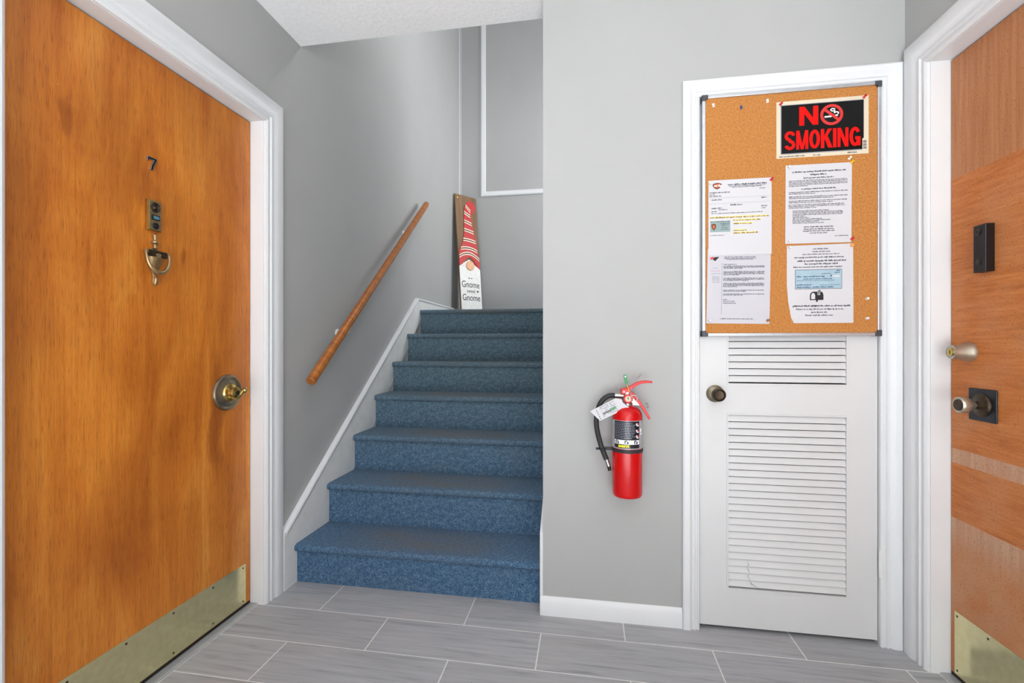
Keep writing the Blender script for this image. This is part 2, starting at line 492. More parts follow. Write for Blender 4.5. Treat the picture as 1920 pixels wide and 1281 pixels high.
struct('wall_left', boxes((XW-.12, XW, YF, D0-.02, 0, ZC+.2), (XW-.12, XW, D0-.02, D1+.02, DH+.02, ZC+.2),
                          (XW-.12, XW, D1+.02, YR, 0, ZC+.2), (XW-.12, XW, YF, YR, ZC+.2, ZT)), 'wall_paint',
       'grey painted wall running from the number 7 door up along the stairs', 'wall')
struct('wall_right', boxes((XR, XR+.12, YF, D0-.02, 0, ZC), (XR, XR+.12, D0-.02, D1+.02, DH+.02, ZC), (XR, XR+.12, D1+.02, YB+.13, 0, ZC)),
       'wall_paint', 'grey painted wall around the banded door with black lock plate', 'wall')
CX0, CX1, CH = 0.432, 1.060, 2.066       # closet opening
struct('wall_back', boxes((-.177, CX0-.015, YB, YB+.13, 0, ZC), (CX1+.015, XR, YB, YB+.13, 0, ZC), (CX0-.015, CX1+.015, YB, YB+.13, CH+.015, ZC)),
       'wall_paint', 'light grey painted wall between the stairs and the louvred closet door', 'wall')
struct('wall_stairwell_right', boxes((-.177, -.057, YB+.13, 3.55, 0, ZC), (-.177, -.057, 2.003, 3.55, ZC, ZT)), 'wall_paint',
       'grey wall closing the right side of the stair flight', 'wall')
struct('wall_stairwell_upper', boxes((XW, -.177, 1.90, 2.003, ZC+.12, ZT)), 'wall_paint', 'grey wall of the upper floor over the hall ceiling edge', 'wall')
struct('wall_landing_right', boxes((1.0, 1.1, 3.55, YR, 1.0, ZT), (-.057, 1.0, 3.45, 3.55, 1.0, ZT)), 'wall_paint', 'grey walls closing the far side of the landing', 'wall')
struct('wall_rear', boxes((XW-.12, 1.1, YR, YR+.12, 0, ZT)), 'wall_paint', 'grey rear wall of the stairwell behind the landing', 'wall')
struct('ceiling', boxes((XW, XR, YF, 2.003, ZC, ZC+.12)), 'ceiling', 'white textured hall ceiling ending at the stairwell', 'ceiling')
struct('ceiling_stairwell', boxes((XW-.12, 1.1, 1.9, YR+.12, ZT, ZT+.1)), 'ceiling', 'white ceiling high above the stairwell', 'ceiling')
struct('wall_entrance', boxes((XW-.12, -1.25, YF-.1, YF, 0, ZC), (1.04, XR+.12, YF-.1, YF, 0, ZC), (-1.25, 1.04, YF-.1, YF, 2.25, ZC)),
       'wall_paint', 'grey wall around the open building entrance', 'wall')
struct('wall_closet_inside', boxes((CX0-.1, CX1+.1, YB+.45, YB+.5, 0, ZC), (CX0-.1, CX0-.05, YB+.13, YB+.45, 0, ZC), (CX1+.05, CX1+.1, YB+.13, YB+.45, 0, ZC), (CX0-.1, CX1+.1, YB+.13, YB+.5, ZC, ZC+.05)),
       'wall_paint', 'inner walls of the closet behind the louvred door', 'wall')

# ---- floor: grout bed with one mesh per tile
struct('floor_pavement', boxes((-4, 4, -7, -3.21, -.08, -.03)), 'grout', 'pale concrete pavement outside the entrance', 'pavement')
fl = struct('floor', boxes((XW-.12, XR+.12, -3.2, 2.35, -0.06, -0.0006)), 'grout', 'grey wood look plank tile floor with pale grout lines', 'floor')
TW, TR, G = 0.6205, 0.2023, 0.0026
tile_cache = {}
def add_tile(poly):
    xs = [p[0] for p in poly]; ys = [p[1] for p in poly]
    cx, cy = (min(xs)+max(xs))/2, (min(ys)+max(ys))/2
    key = tuple((round(x-cx, 3), round(y-cy, 3)) for x, y in poly)
    if key not in tile_cache:
        bm = bmesh.new(); prism(bm, list(key), 'z', -0.006, 0.0)
        bmesh.ops.recalc_face_normals(bm, faces=bm.faces)
        me = bpy.data.meshes.new('tile'); bm.to_mesh(me); bm.free(); me.materials.append(MATS['tile']); tile_cache[key] = me
    o = bpy.data.objects.new('tile', tile_cache[key]); COL.objects.link(o); o.parent = fl; o.location = (cx, cy, 0)
for r in range(0, 20):
    y1 = 1.9467 - r*TR; y0 = y1 - TR
    if y1 < -1.8: break
    x = (-1.099 if r % 2 == 0 else -0.793) - TW*3
    while x < XR:
        inside = D0 < y0 and y1 < D1     # rows that run into the door openings
        a, b = max(x, XW-.026 if inside else XW+.004)+G, min(x+TW, XR+.026 if inside else XR-.004)-G
        if b - a > 0.02:
            if r == 0:
                if b <= -.177: add_tile([(a, y0+G), (b, y0+G), (b, y1-.002), (a, y1-.002)])
                elif a >= -.177: add_tile([(a, y0+G), (b, y0+G), (b, YB-.002), (a, YB-.002)])
                else: add_tile([(a, y0+G), (b, y0+G), (b, YB-.002), (-.19, YB-.002), (-.19, y1-.002), (a, y1-.002)])
            else: add_tile([(a, y0+G), (b, y0+G), (b, y1-G), (a, y1-G)])
        x += TW
for (a, b) in ((CX0, .7635-G), (.7635+G, CX1)):   # the tiles that run on under the closet door
    add_tile([(a, YB), (b, YB), (b, 2.2), (a, 2.2)])

# ---- casings
PROF = [(0, 0), (0, .008), (.007, .0125), (.013, .0125), (.015, .0085), (.021, .0085), (.026, .0145), (.032, .0145), (.035, .0105), (.040, .0105), (.052, .0165), (.058, .019), (.086, .019), (.095, .015), (.095, 0)]
def casing(bm, x0, x1, top, k=1.0, kr=None):
    """mitred door casing in the xz plane, front towards -y, inner edges x0, x1 and top"""
    rows = []
    for wv, t in PROF:
        wr = wv*(kr or k); wv *= k
        rows.append([bm.verts.new(p) for p in ((x0-wv, -t, 0), (x0-wv, -t, top+wv), (x1+wr, -t, top+wv), (x1+wr, -t, 0))])
    for a, b in zip(rows, rows[1:]+rows[:1]):
        for i in range(3): bm.faces.new((a[i], a[i+1], b[i+1], b[i]))
    bm.faces.new([r[0] for r in rows]); bm.faces.new([r[3] for r in rows][::-1])

HALF = (D1-D0)/2; YM = (D1+D0)/2
def apartment_frame(name, loc, rz, label):
    r = tag(root(name, loc, rz), label, 'door frame', kind='structure')
    obj('casing', lambda bm: casing(bm, -HALF-.004, HALF+.004, DH+.002, 1.1), 'white_paint', r, smooth=30)
    obj('jamb', boxes((-HALF-.02, -HALF, 0, .11, 0, DH), (HALF, HALF+.02, 0, .11, 0, DH), (-HALF-.02, HALF+.02, 0, .11, DH, DH+.02)), 'white_paint', r)
    obj('gap_light_block', boxes((-HALF, -HALF+.012, .098, .11, 0, DH), (HALF-.012, HALF, .098, .11, 0, DH), (-HALF, HALF, .098, .11, DH-.012, DH)), 'dark_gap', r)  # dark strips added behind the leaf to block light through its gap
    obj('threshold', lambda bm: prism(bm, [(.026, -.004), (.027, .002), (.034, .005), (.095, .005), (.11, .005), (.11, -.004)], 'x', -HALF, HALF), 'threshold_metal', r)
    return r
apartment_frame('trim_1', (XW, YM, 0), pi/2, 'white moulded casing and jamb around the number 7 door')
apartment_frame('trim_2', (XR, YM, 0), -pi/2, 'white moulded casing and jamb around the banded door')
r = tag(root('trim_3', (0, YB, 0)), 'white moulded casing around the louvred closet door', 'door frame', kind='structure')
obj('casing', lambda bm: casing(bm, CX0, CX1, CH, 0.66, 0.75), 'white_paint', r, smooth=30)
obj('jamb', boxes((CX0-.014, CX0, 0, .12, 0, CH), (CX1, CX1+.014, 0, .12, 0, CH), (CX0-.014, CX1+.014, 0, .12, CH, CH+.014)), 'white_paint', r)

BASE = [(0, 0), (-.013, 0), (-.013, .056), (-.010, .062), (-.008, .070), (-.003, .076), (0, .076)]
struct('baseboard_back', lambda bm: prism(bm, [(YB+p[0], p[1]) for p in BASE], 'x', -.188, CX0-.064), 'white_paint',
       'white baseboard under the fire extinguisher wall', 'baseboard', smooth=30)
struct('baseboard_right', lambda bm: prism(bm, [(XR+p[0], p[1]) for p in BASE], 'y', YF, D0-.112), 'white_paint', 'white baseboard along the banded door wall', 'baseboard', smooth=30)
struct('baseboard_left', lambda bm: prism(bm, [(XW-p[0], p[1]) for p in BASE], 'y', YF, D0-.112), 'white_paint', 'white baseboard along the number 7 door wall', 'baseboard', smooth=30)

# moulding frame on the stairwell's rear wall, and the corner bead
def rear_frame(bm):
    x0, x1, z0, z1 = -1.063, -.30, 2.746, 4.80
    prof = [(0, 0), (0, .010), (.010, .016), (.042, .020), (.052, .014), (.052, 0)]
    rows = []
    for wv, t in prof:
        rows.append([bm.verts.new(p) for p in ((x0-wv, YR-t, z0-wv), (x1+wv, YR-t, z0-wv), (x1+wv, YR-t, z1+wv), (x0-wv, YR-t, z1+wv))])
    for a, b in zip(rows, rows[1:]+rows[:1]):
        for i in range(4): bm.faces.new((a[i], a[(i+1) % 4], b[(i+1) % 4], b[i]))
struct('trim_4', rear_frame, 'white_paint', 'white picture frame moulding high on the stairwell rear wall', 'moulding', smooth=30)
struct('trim_5', boxes((XW, XW+.012, YR-.006, YR, 1.394, ZT), (XW+.020, XW+.024, YR-.004, YR, 1.394, ZT)), 'white_paint', 'thin white bead in the corner behind the wooden sign', 'moulding')

# ================================================================= staircase
SX0, SX1 = -1.337, -.189
NY0, NZ0, RUN, RISE = 1.923, 0.179, 0.269, 0.2025
st = tag(root('staircase', ((SX0+SX1)/2, NY0, 0)), 'flight of stairs covered in worn blue carpet between grey walls', 'staircase')
hw = (SX1-SX0)/2
TT = 0.034
def tread_profile(depth):
    p = []
    rr = TT/2
    for i in range(9):
        a = -pi/2 - pi*i/8
        p.append((rr + rr*cos(a)*1.0, -rr + rr*sin(a)))
    p = [(y, z) for y, z in p]
    p.append((depth, 0)); p.append((depth, -TT))
    return p
bm = bmesh.new(); prism(bm, [(y-RUN/2, z) for y, z in tread_profile(RUN+.022)], 'x', -hw, hw)
bmesh.ops.recalc_face_normals(bm, faces=bm.faces)
tread_me = bpy.data.meshes.new('tread'); bm.to_mesh(tread_me); bm.free(); tread_me.materials.append(MATS['carpet_tread'])
for p in tread_me.polygons: p.use_smooth = True
tread_me.set_sharp_from_angle(angle=radians(40))
for k in range(7):
    z = NZ0 + RISE*k
    zb = 0.0 if k == 0 else NZ0 + RISE*(k-1)
    if k < 6:
        o = bpy.data.objects.new('tread', tread_me); COL.objects.link(o); o.parent = st; o.location = (0, RUN*k + RUN/2, z)
    obj('riser', boxes((-hw, hw, -.006, .006, -(z-TT-zb)/2, (z-TT-zb)/2)), 'carpet_riser', st, loc=(0, RUN*k+.028, (z-TT+zb)/2))
ZL = NZ0 + RISE*6
obj('landing', lambda bm: prism(bm, tread_profile(YR-.03-NY0-RUN*6), 'x', -hw, hw), 'carpet_tread', st, smooth=40, loc=(0, RUN*6, ZL))
struct('floor_landing', boxes((SX1+.002, .998, 3.552, YR-.002, ZL-TT, ZL)), 'carpet_riser', 'blue carpeted far end of the stair landing', 'floor')
cxs = (SX0+SX1)/2
def stringer_poly(lift):
    # in the yz plane, measured from the staircase root
    y0 = 1.855-NY0; zt = .262; yt = 3.492-NY0; z1 = 1.482
    return y0, zt, yt, z1
def stringer_left(bm):
    y0, zt, yt, z1 = stringer_poly(0)
    prism(bm, [(y0, 0), (y0, zt), (yt, z1), (YR-NY0-.03, z1), (YR-NY0-.03, ZL-.03), (yt+.1, ZL-.05), (.1, 0)], 'x', XW-cxs+.0005, SX0-cxs+.001)
sl = obj('stringer', stringer_left, 'scuffed_white_paint', st)
def cap_line(bm):
    y0, zt, yt, z1 = stringer_poly(0)
    d = Vector((0, yt-y0, z1-zt)).normalized(); n = Vector((0, -d.z, d.y))
    xa, xb = XW-cxs+.0005, SX0-cxs+.009
    prof = [(-.022, xb-.006), (-.016, xb-.002), (-.008, xb), (0, xb-.003), (.003, xb-.012), (.003, xa)]
    rows = []
    for e in (Vector((0, y0, zt)), Vector((0, yt, z1)), Vector((0, YR-NY0-.03, z1))):
        rows.append([bm.verts.new((x, e.y + (n.y*o if e.z < z1 else 0), e.z + (n.z*o if e.z < z1 else o))) for o, x in prof])
    for a, b in zip(rows, rows[1:]):
        for i in range(len(prof)-1): bm.faces.new((a[i], a[i+1], b[i+1], b[i]))
    bm.faces.new(rows[0]); bm.faces.new(rows[-1])
obj('cap_moulding', cap_line, 'white_paint', sl, smooth=30)
def stringer_right(bm):
    prism(bm, [(1.874-NY0, 0), (1.874-NY0, .33), (3.0-NY0, .33+.753*1.126), (3.54-NY0, 1.48), (3.54-NY0, 1.2), (.25, 0)], 'x', SX1-cxs-.001, -.1775-cxs)
obj('stringer', stringer_right, 'white_paint', st)

# ================================================================= doors
KW = (D1-.003)-(D0+.003)     # leaf width
def kick_plate(door, x0, x1, z0, z1, y, xs):
    kp = obj('kick_plate', boxes((x0, x1, -.0016, 0, z0, z1)), 'brass_plate', door, loc=(0, y, 0))
    tag(kp, 'polished brass kick plate')
    for x in xs:
        for z in (z0+.014, z1-.014):
            obj('screw', lambda bm: lathe(bm, [(0, -.001), (.0036, -.001), (.0034, .0008), (0, .0016)], 10), 'dark_bronze', kp, loc=(x, -.0016, z), smooth=40)
    return kp
m, nt, b = newmat('brass_plate'); MATS['brass_plate'] = m
n = noise(nt, coords(nt, (40, 40, 40)), 1.0, 4); sm = noise(nt, coords(nt, (3, 3, 6)), 1.0, 4)
rp = ramp(nt, [(0.3, lin((216, 206, 158))), (0.7, lin((230, 222, 178)))]); nt.links.new(n, rp.inputs[0]); nt.links.new(rp.outputs[0], b.inputs['Base Color'])
b.inputs['Metallic'].default_value = 0.85; nt.links.new(maprange(nt, sm, 0.3, 0.7, 0.14, 0.28), b.inputs['Roughness'])

# ---- door number 7 : local x = world +y, local -y = into the hall
d1 = tag(root('door_1', (-1.4168, YM, 0), pi/2), 'varnished orange wood apartment door numbered 7 with a knocker', 'door', kind='structure')
L = lambda Y: Y - YM
obj('door_leaf', boxes((-KW/2, KW/2, 0, .036, .017, DH-.005)), 'door_wood', d1, bevel=.0015)
obj('gap_shade_strip', boxes((-KW/2, KW/2, .001, .03, .0052, .017)), 'dark_gap', d1)  # dark strip painting the shade in the gap under the door
kick_plate(d1, -KW/2+.015, L(1.715), .020, .186, -.0002, [L(y) for y in (1.70, 1.545, 1.375, 1.21, 1.045, .90)])
# numeral
def seven(bm):
    pts = [(-.0165, .0215), (-.0165, .006), (-.0115, .006), (-.0105, .0125), (.006, .0125), (-.002, -.004), (-.0065, -.0215), (.0035, -.0215), (.006, -.008), (.0165, .013), (.0165, .0215)]
    prism(bm, pts, 'y', -.005, 0)
nu = obj('door_number', seven, 'steel', d1, loc=(L(1.293), -.0002, 1.700), bevel=.0006)
tag(nu, 'metal numeral 7')
def seven_face(bm):
    pts = [(-.0145, .0195), (-.0145, .008), (-.0128, .008), (-.0118, .0145), (.009, .0145), (.000, -.003), (-.0045, -.0198), (.0018, -.0198), (.004, -.007), (.0145, .0138), (.0145, .0195)]
    prism(bm, pts, 'y', -.0012, 0)
obj('numeral_face', seven_face, 'black_plastic', nu, loc=(0, -.005, 0))
# viewer with bell
vw = obj('door_viewer', boxes((-.024, .024, -.012, 0, -.050, .050)), 'brass', d1, loc=(L(1.2955), -.0002, 1.529), bevel=.002)
tag(vw, 'brass door viewer plate with speaker and small window')
obj('face_plate', boxes((-.020, .022, -.0135, -.0115, -.047, .047)), 'antique_brass', vw, bevel=.0006)
def grille(bm):
    lathe(bm, [(.0165, 0), (.0165, .002), (.014, .0035), (.011, .002), (.0095, .0038), (.007, .002), (.005, .0042), (0, .0045)], 28)
obj('speaker_grille', grille, 'dark_bronze', vw, loc=(.001, -.0135, .027), smooth=30)
obj('window_frame', boxes((-.014, .014, -.003, 0, -.0085, .0085)), 'black_plastic', vw, loc=(.001, -.0135, -.006), bevel=.0006)
obj('window_pane', boxes((-.010, .010, -.0036, -.0028, -.005, .005)), 'screen_blue', vw, loc=(.002, -.0135, -.0065))
obj('bell_button', lambda bm: lathe(bm, [(.011, 0), (.011, .002), (.008, .004), (.0065, .003), (.005, .0075), (0, .0085)], 24), 'black_metal', vw, loc=(.002, -.0135, -.033), smooth=30)
# knocker
kn = root('door_knocker', (L(1.300), -.0002, 1.389)); kn.parent = d1
tag(kn, 'antique brass urn door knocker')
def plate(bm):
    half = [(0, .083), (.0045, .081), (.0045, .066), (.0038, .062), (.010, .057), (.010, .051), (.0042, .047), (.0042, .036), (.014, .030), (.030, .024), (.034, .018), (.033, .010), (.028, -.010), (.017, -.032), (.009, -.044), (.005, -.050), (.0048, -.066), (.0058, -.078), (.004, -.086), (0, -.087)]
    pts = half + [(-x, z) for x, z in reversed(half[1:-1])]
    prism(bm, pts, 'y', -.007, 0)
obj('back_plate', plate, 'antique_brass', kn, bevel=.0022, seg=3)
def urn(bm):
    lathe(bm, [(0, -.036), (.006, -.034), (.014, -.022), (.022, -.004), (.026, .012), (.024, .016), (0, .018)], 24, (0, -.008, 0), (0, 0, 1))
    for v in bm.verts: v.co.y = -.006 + (v.co.y+.008)*.45 if v.co.y > -.008 else -.008 + (v.co.y+.008)*.6
obj('urn', urn, 'antique_brass', kn, smooth=40)
obj('finial', lambda bm: lathe(bm, [(0, .030), (.008, .033), (.005, .040), (.005, .046), (.0105, .051), (.0105, .056), (.005, .060), (.005, .078), (0, .083)], 18, (0, -.008, 0), (0, 0, 1)), 'antique_brass', kn, smooth=40)
obj('name_bar', boxes((-.032, .032, -.022, -.006, .004, .024)), 'dark_bronze', kn, bevel=.001)
def striker(bm):
    pts = [(-.040, -.016, .022)]
    for i in range(17):
        a = pi + pi*i/16
        pts.append((.041*cos(a), -.020 - .006*sin(pi*i/16), .010 + .058*sin(a)))
    pts.append((.040, -.016, .022))
    tube(bm, pts, [.0036 + .0034*max(0, sin(pi*(i-1)/16)) for i in range(len(pts))], 12)
obj('striker', striker, 'antique_brass', kn, smooth=50)
obj('pivot', lambda bm: tube(bm, [(-.044, -.015, .018), (-.030, -.015, .018)], .0055, 12), 'antique_brass', kn, smooth=50)
obj('pivot', lambda bm: tube(bm, [(.030, -.015, .018), (.044, -.015, .018)], .0055, 12), 'antique_brass', kn, smooth=50)
obj('strike_foot', lambda bm: tube(bm, [(0, -.006, -.056), (0, -.011, -.066), (0, -.011, -.080), (0, -.006, -.087)], [.004, .006, .0065, .004], 12), 'antique_brass', kn, smooth=50)
# lever set
hd = root('door_handle', (L(1.614), -.0002, .915)); hd.parent = d1
tag(hd, 'polished brass lever on a large dished bronze rose')
obj('rose', lambda bm: lathe(bm, [(.072, 0), (.072, .004), (.069, .010), (.064, .012), (.060, .009), (.056, .006), (.050, .008), (.036, .012), (.030, .016), (0, .018)], 48), 'bronze_dish', hd, smooth=35)
hub = obj('hub', lambda bm: lathe(bm, [(.034, .010), (.036, .016), (.033, .022), (.027, .025), (.021, .028), (.020, .034), (.023, .038), (.021, .044), (.012, .048), (0, .049)], 32), 'brass', hd, smooth=35)
obj('keyhole', lambda bm: lathe(bm, [(.008, .048), (.008, .050), (0, .0505)], 16), 'dark_bronze', hub, smooth=35)
lv = obj('lever', lambda bm: tube(bm, spline([(-.012, -.030, -.014), (.000, -.036, -.024), (.018, -.040, -.016), (.032, -.042, -.002), (.044, -.042, .004)], 6),
        [.009]*6+[.0095]*6+[.0085]*6+[.009]*6+[.011], 14), 'brass', hd, smooth=50)
obj('lever_end', lambda bm: lathe(bm, [(.009, -.003), (.013, .000), (.0135, .005), (.011, .008), (.008, .0065), (0, .006)], 22, (.045, -.042, .005), (.5, -.85, .1)), 'brass', lv, smooth=35)
obj('strike_plate', boxes((HALF-.0035, HALF-.0003, -.001, .034, .845, .985)), 'aluminium', d1)

# ---- banded door : local x = world -y, local -y = into the hall
d3 = tag(root('door_3', (1.2019, YM, 0), -pi/2), 'horizontally banded wood door with black lock plate and brass kick plate', 'door', kind='structure')
R = lambda Y: YM - Y
obj('door_leaf', boxes((-KW/2, KW/2, 0, .036, .017, DH-.005)), 'banded_wood', d3, bevel=.0015)
obj('gap_shade_strip', boxes((-KW/2, KW/2, .001, .03, .0052, .017)), 'dark_gap', d3)  # same painted gap shade below this leaf
kick_plate(d3, R(1.726), KW/2-.015, .020, .226, -.0002, [R(y) for y in (1.715, 1.598, 1.47, 1.33, 1.19, 1.05, .90)])
db = obj('doorbell_camera', boxes((-.022, .022, -.025, 0, -.072, .072)), 'black_plastic', d3, loc=(R(1.598), -.0002, 1.396), bevel=.0015)
tag(db, 'black rectangular doorbell camera')
obj('front_panel', boxes((-.019, .019, -.0262, -.0245, -.068, .068)), 'black_metal', db, bevel=.0006)
obj('lens', lambda bm: lathe(bm, [(.0095, 0), (.0095, .002), (.007, .0035), (.005, .002), (0, .0028)], 20), 'black_plastic', db, loc=(0, -.0262, .050), smooth=35)
obj('bell_button', lambda bm: lathe(bm, [(.010, 0), (.010, .001), (.008, .0014), (0, .0014)], 24), 'black_plastic', db, loc=(0, -.0262, -.040), smooth=35)
dl = root('deadbolt', (R(1.668), -.0002, 1.081)); dl.parent = d3
tag(dl, 'satin brass deadbolt cylinder')
obj('collar', lambda bm: lathe(bm, [(.032, 0), (.032, .005), (.030, .010), (.0255, .028), (.0225, .042), (.022, .052), (.019, .054), (.016, .0525), (0, .0525)], 36), 'nickel', dl, smooth=35)
obj('key_plug', lambda bm: lathe(bm, [(.012, .052), (.012, .055), (0, .0555)], 20), 'brass', dl, smooth=35)
obj('keyway', boxes((-.0012, .0012, -.0562, -.054, -.007, .005)), 'dark_bronze', dl)
kb = root('door_knob', (R(1.615), -.0002, .918)); kb.parent = d3
tag(kb, 'tarnished brass knob on a square black plate')
obj('square_plate', boxes((-.050, .050, -.006, 0, -.050, .050)), 'black_metal', kb, bevel=.003)
obj('rose', lambda bm: lathe(bm, [(.036, .005), (.036, .008), (.032, .013), (.018, .016), (.012, .020), (.0115, .030)], 32), 'dark_bronze', kb, smooth=35)
ko = obj('knob', lambda bm: lathe(bm, [(.011, .022), (.012, .030), (.018, .036), (.0235, .046), (.0255, .060), (.0245, .068), (.022, .071), (.019, .069), (0, .069)], 32), 'nickel', kb, smooth=35)
obj('key_plug', lambda bm: lathe(bm, [(.0175, .068), (.0175, .0705), (.006, .071), (0, .0705)], 20), 'dark_bronze', ko, smooth=35)

# ---- louvred closet door
YD = 1.878
d2 = tag(root('door_2', ((CX0+CX1)/2, YD, 0)), 'white painted louvred closet door behind the cork board', 'door', kind='structure')
cw = (CX1-CX0)/2 - .003; xm = (CX0+CX1)/2
lx0, lx1 = .541-xm, .953-xm
obj('stile', boxes((-cw, lx0, 0, .034, .016, CH-.004)), 'white_door_paint', d2)
obj('stile', boxes((lx1, cw, 0, .034, .016, CH-.004)), 'white_door_paint', d2)
for (z0, z1) in ((.016, .166), (.834, .956), (1.96, CH-.004)):
    obj('rail', boxes((lx0, lx1, 0, .034, z0, z1)), 'white_door_paint', d2)
bm = bmesh.new()
hwl = (lx1-lx0)/2
prism(bm, [(.0010, -.0125), (.0055, -.0135), (.0130, .0080), (.0130, .0100), (.0085, .0100)], 'x', -hwl, hwl)
bmesh.ops.recalc_face_normals(bm, faces=bm.faces)
slat_me = bpy.data.meshes.new('slat'); bm.to_mesh(slat_me); bm.free(); slat_me.materials.append(MATS['white_door_paint'])
def slats(z0, z1, n):
    for i in range(n):
        o = bpy.data.objects.new('slat', slat_me); COL.objects.link(o); o.parent = d2
        o.location = ((lx0+lx1)/2, 0, z0 + (z1-z0)*(i+.5)/n + .003)
slats(.168, .832, 25); slats(.958, 1.958, 38)
def bead(x0, x1, z0, z1):
    def f(bm):
        t = .006
        box(bm, x0-t, x0, -.003, .0, z0-t, z1+t); box(bm, x1, x1+t, -.003, .0, z0-t, z1+t)
        box(bm, x0, x1, -.003, 0, z0-t, z0); box(bm, x0, x1, -.003, 0, z1, z1+t)
    return f
obj('bead', bead(lx0, lx1, .166, .834), 'white_door_paint', d2)
obj('bead', bead(lx0, lx1, .956, 1.96), 'white_door_paint', d2)
crk = [(.610, .272), (.615, .258), (.607, .250), (.614, .238), (.617, .226), (.611, .214), (.619, .202), (.624, .186), (.640, .178), (.655, .170)]
obj('paint_crack', lambda bm: tube(bm, [(x_-xm, .0006, z_) for x_, z_ in crk], [.0003, .0012, .0003, .0010, .0002, .0009, .0004, .0015, .0008, .0003], 6), 'ink_grey', d2)
ck = root('door_knob', (.492-xm, 0, .915)); ck.parent = d2
tag(ck, 'tarnished round bronze knob')
obj('rose', lambda bm: lathe(bm, [(.033, 0), (.033, .003), (.029, .008), (.018, .012), (.011, .016), (.0105, .026)], 36), 'bronze_dish', ck, smooth=35)
obj('knob', lambda bm: lathe(bm, [(.010, .020), (.013, .028), (.021, .034), (.025, .044), (.0255, .054), (.0235, .060), (.020, .062), (.017, .058), (0, .056)], 36), 'dark_bronze', ck, smooth=35)
for zc in (.304, 1.842):
    h = obj('hinge', lambda bm: tube(bm, [(0, -.012, -.05), (0, -.012, .05)], .006, 12), 'scuffed_white_paint', d2, loc=(1.0615-xm, 0, zc), smooth=40)
    obj('hinge_leaf', boxes((0, .012, -.0165, -.0105, -.05, .05)), 'scuffed_white_paint', h)
    for zz in (-.018, .018):
        obj('hinge_knuckle', lambda bm: tube(bm, [(0, -.012, zz-.0155), (0, -.012, zz+.0155)], .0068, 12), 'scuffed_white_paint', h, smooth=40)

# ================================================================= handrail
A = Vector((-1.286, 1.973, .931)); B = Vector((-1.286, 3.56, 2.26))
ln = (B-A).length; ang = math.atan2(B.z-A.z, B.y-A.y)
hr = root('handrail', A, rot=(0, -ang, pi/2))   # local x runs up along the rail
tag(hr, 'round brown varnished wooden handrail on the grey stair wall', 'handrail')
obj('rail', lambda bm: lathe(bm, [(0, 0), (.020, 0), (.0225, .003), (.0225, ln-.02), (.019, ln-.006), (.010, ln), (0, ln)], 24, (0, 0, 0), (1, 0, 0)), 'rail_wood', hr, smooth=35)
for Yb in (2.30, 3.22):
    t = (Yb-A.y)/cos(ang)
    br = root('bracket', (t, 0, 0)); br.parent = hr; br.rotation_euler = (0, 0, 0)
    tag(br, 'small white handrail bracket')
    obj('wall_plate', lambda bm: lathe(bm, [(.024, 0), (.024, .004), (.018, .008), (0, .009)], 20, (0, .0695, -.045), (0, -1, 0)), 'white_paint', br, smooth=35)
    obj('arm', lambda bm: tube(bm, spline([(0, .066, -.045), (0, .030, -.046), (0, .004, -.036), (0, 0, -.022)], 5), .006, 10), 'white_paint', br, smooth=50)
    obj('saddle', boxes((-.032, .032, -.010, .010, -.0265, -.0215)), 'white_paint', br, bevel=.001)

# ================================================================= leaning wooden sign
TL = Vector((-1.346, 4.533, 2.664)); TRt = Vector((-1.177, 4.745, 2.664))
nrm = Vector((.785, -.62, 0)); lean = .12
ux = (TRt-TL).normalized(); SW = (TRt-TL).length
bot = (TL+TRt)/2 + nrm*lean; bot.z = ZL + .001
top = (TL+TRt)/2
uz = (top-bot).normalized(); SH = (top-bot).length
uy = uz.cross(ux).normalized()
sg = root('wooden_sign', (0, 0, 0))
sg.matrix_world = Matrix((( ux.x, uy.x, uz.x, bot.x), (ux.y, uy.y, uz.y, bot.y), (ux.z, uy.z, uz.z, bot.z), (0, 0, 0, 1)))
tag(sg, 'tall wooden sign with a striped red gnome hat leaning in the landing corner', 'sign')
h2 = SW/2
obj('board', boxes((-h2, h2, -.016, .0, .002, SH)), 'plank', sg, bevel=.001)
F0 = -.016
def sz(v): return SH*(1-v)     # v measured downwards from the top edge
obj('beard', lambda bm: prism(bm, [(-h2+.004, sz(.998)), (h2-.004, sz(.998)), (h2-.002, sz(.60)), (.07, sz(.575)), (.0, sz(.53)), (-.07, sz(.56)), (-h2+.006, sz(.59))], 'y', F0-.003, F0), 'beard_white', sg)
hat_l = [(-h2+.004, .592), (-h2+.006, .53), (-h2+.012, .46), (-.075, .40), (-.052, .32), (-.045, .25), (-.040, .17), (-.028, .10), (.004, .055)]
hat_r = [(.030, .038), (.085, .045), (.112, .075), (.105, .115), (.070, .14), (.045, .17), (.060, .22), (.078, .30), (.098, .38), (.112, .46), (h2-.006, .54), (h2-.003, .605)]
brim = [(.085, .572), (.045, .528), (.0, .512), (-.045, .528), (-.090, .572)]
obj('hat', lambda bm: prism(bm, [(x, sz(v)) for x, v in hat_l+hat_r+brim], 'y', F0-.007, F0), 'hat_red', sg, bevel=.0008)
def stripe(cv, x0, x1, sag, wd, slope=0.0):
    def f(bm):
        up, dn = [], []
        for i in range(11):
            t = i/10; x = x0+(x1-x0)*t
            zz = sz(cv) + sag*(1-(2*t-1)**2) + slope*(t-.5)
            up.append((x, zz+wd/2)); dn.append((x, zz-wd/2))
        prism(bm, up+dn[::-1], 'y', F0-.0085, F0-.0068)
    return f
STR = [(.105, -.015, .045, .0, -.055), (.155, -.036, .040, .0, -.030), (.225, -.042, .052, .002, -.022), (.295, -.048, .072, .003, -.018),
       (.375, -.066, .092, .006, -.012), (.452, -.100, .108, .018, -.010), (.520, -h2+.008, h2-.008, .050, -.012)]
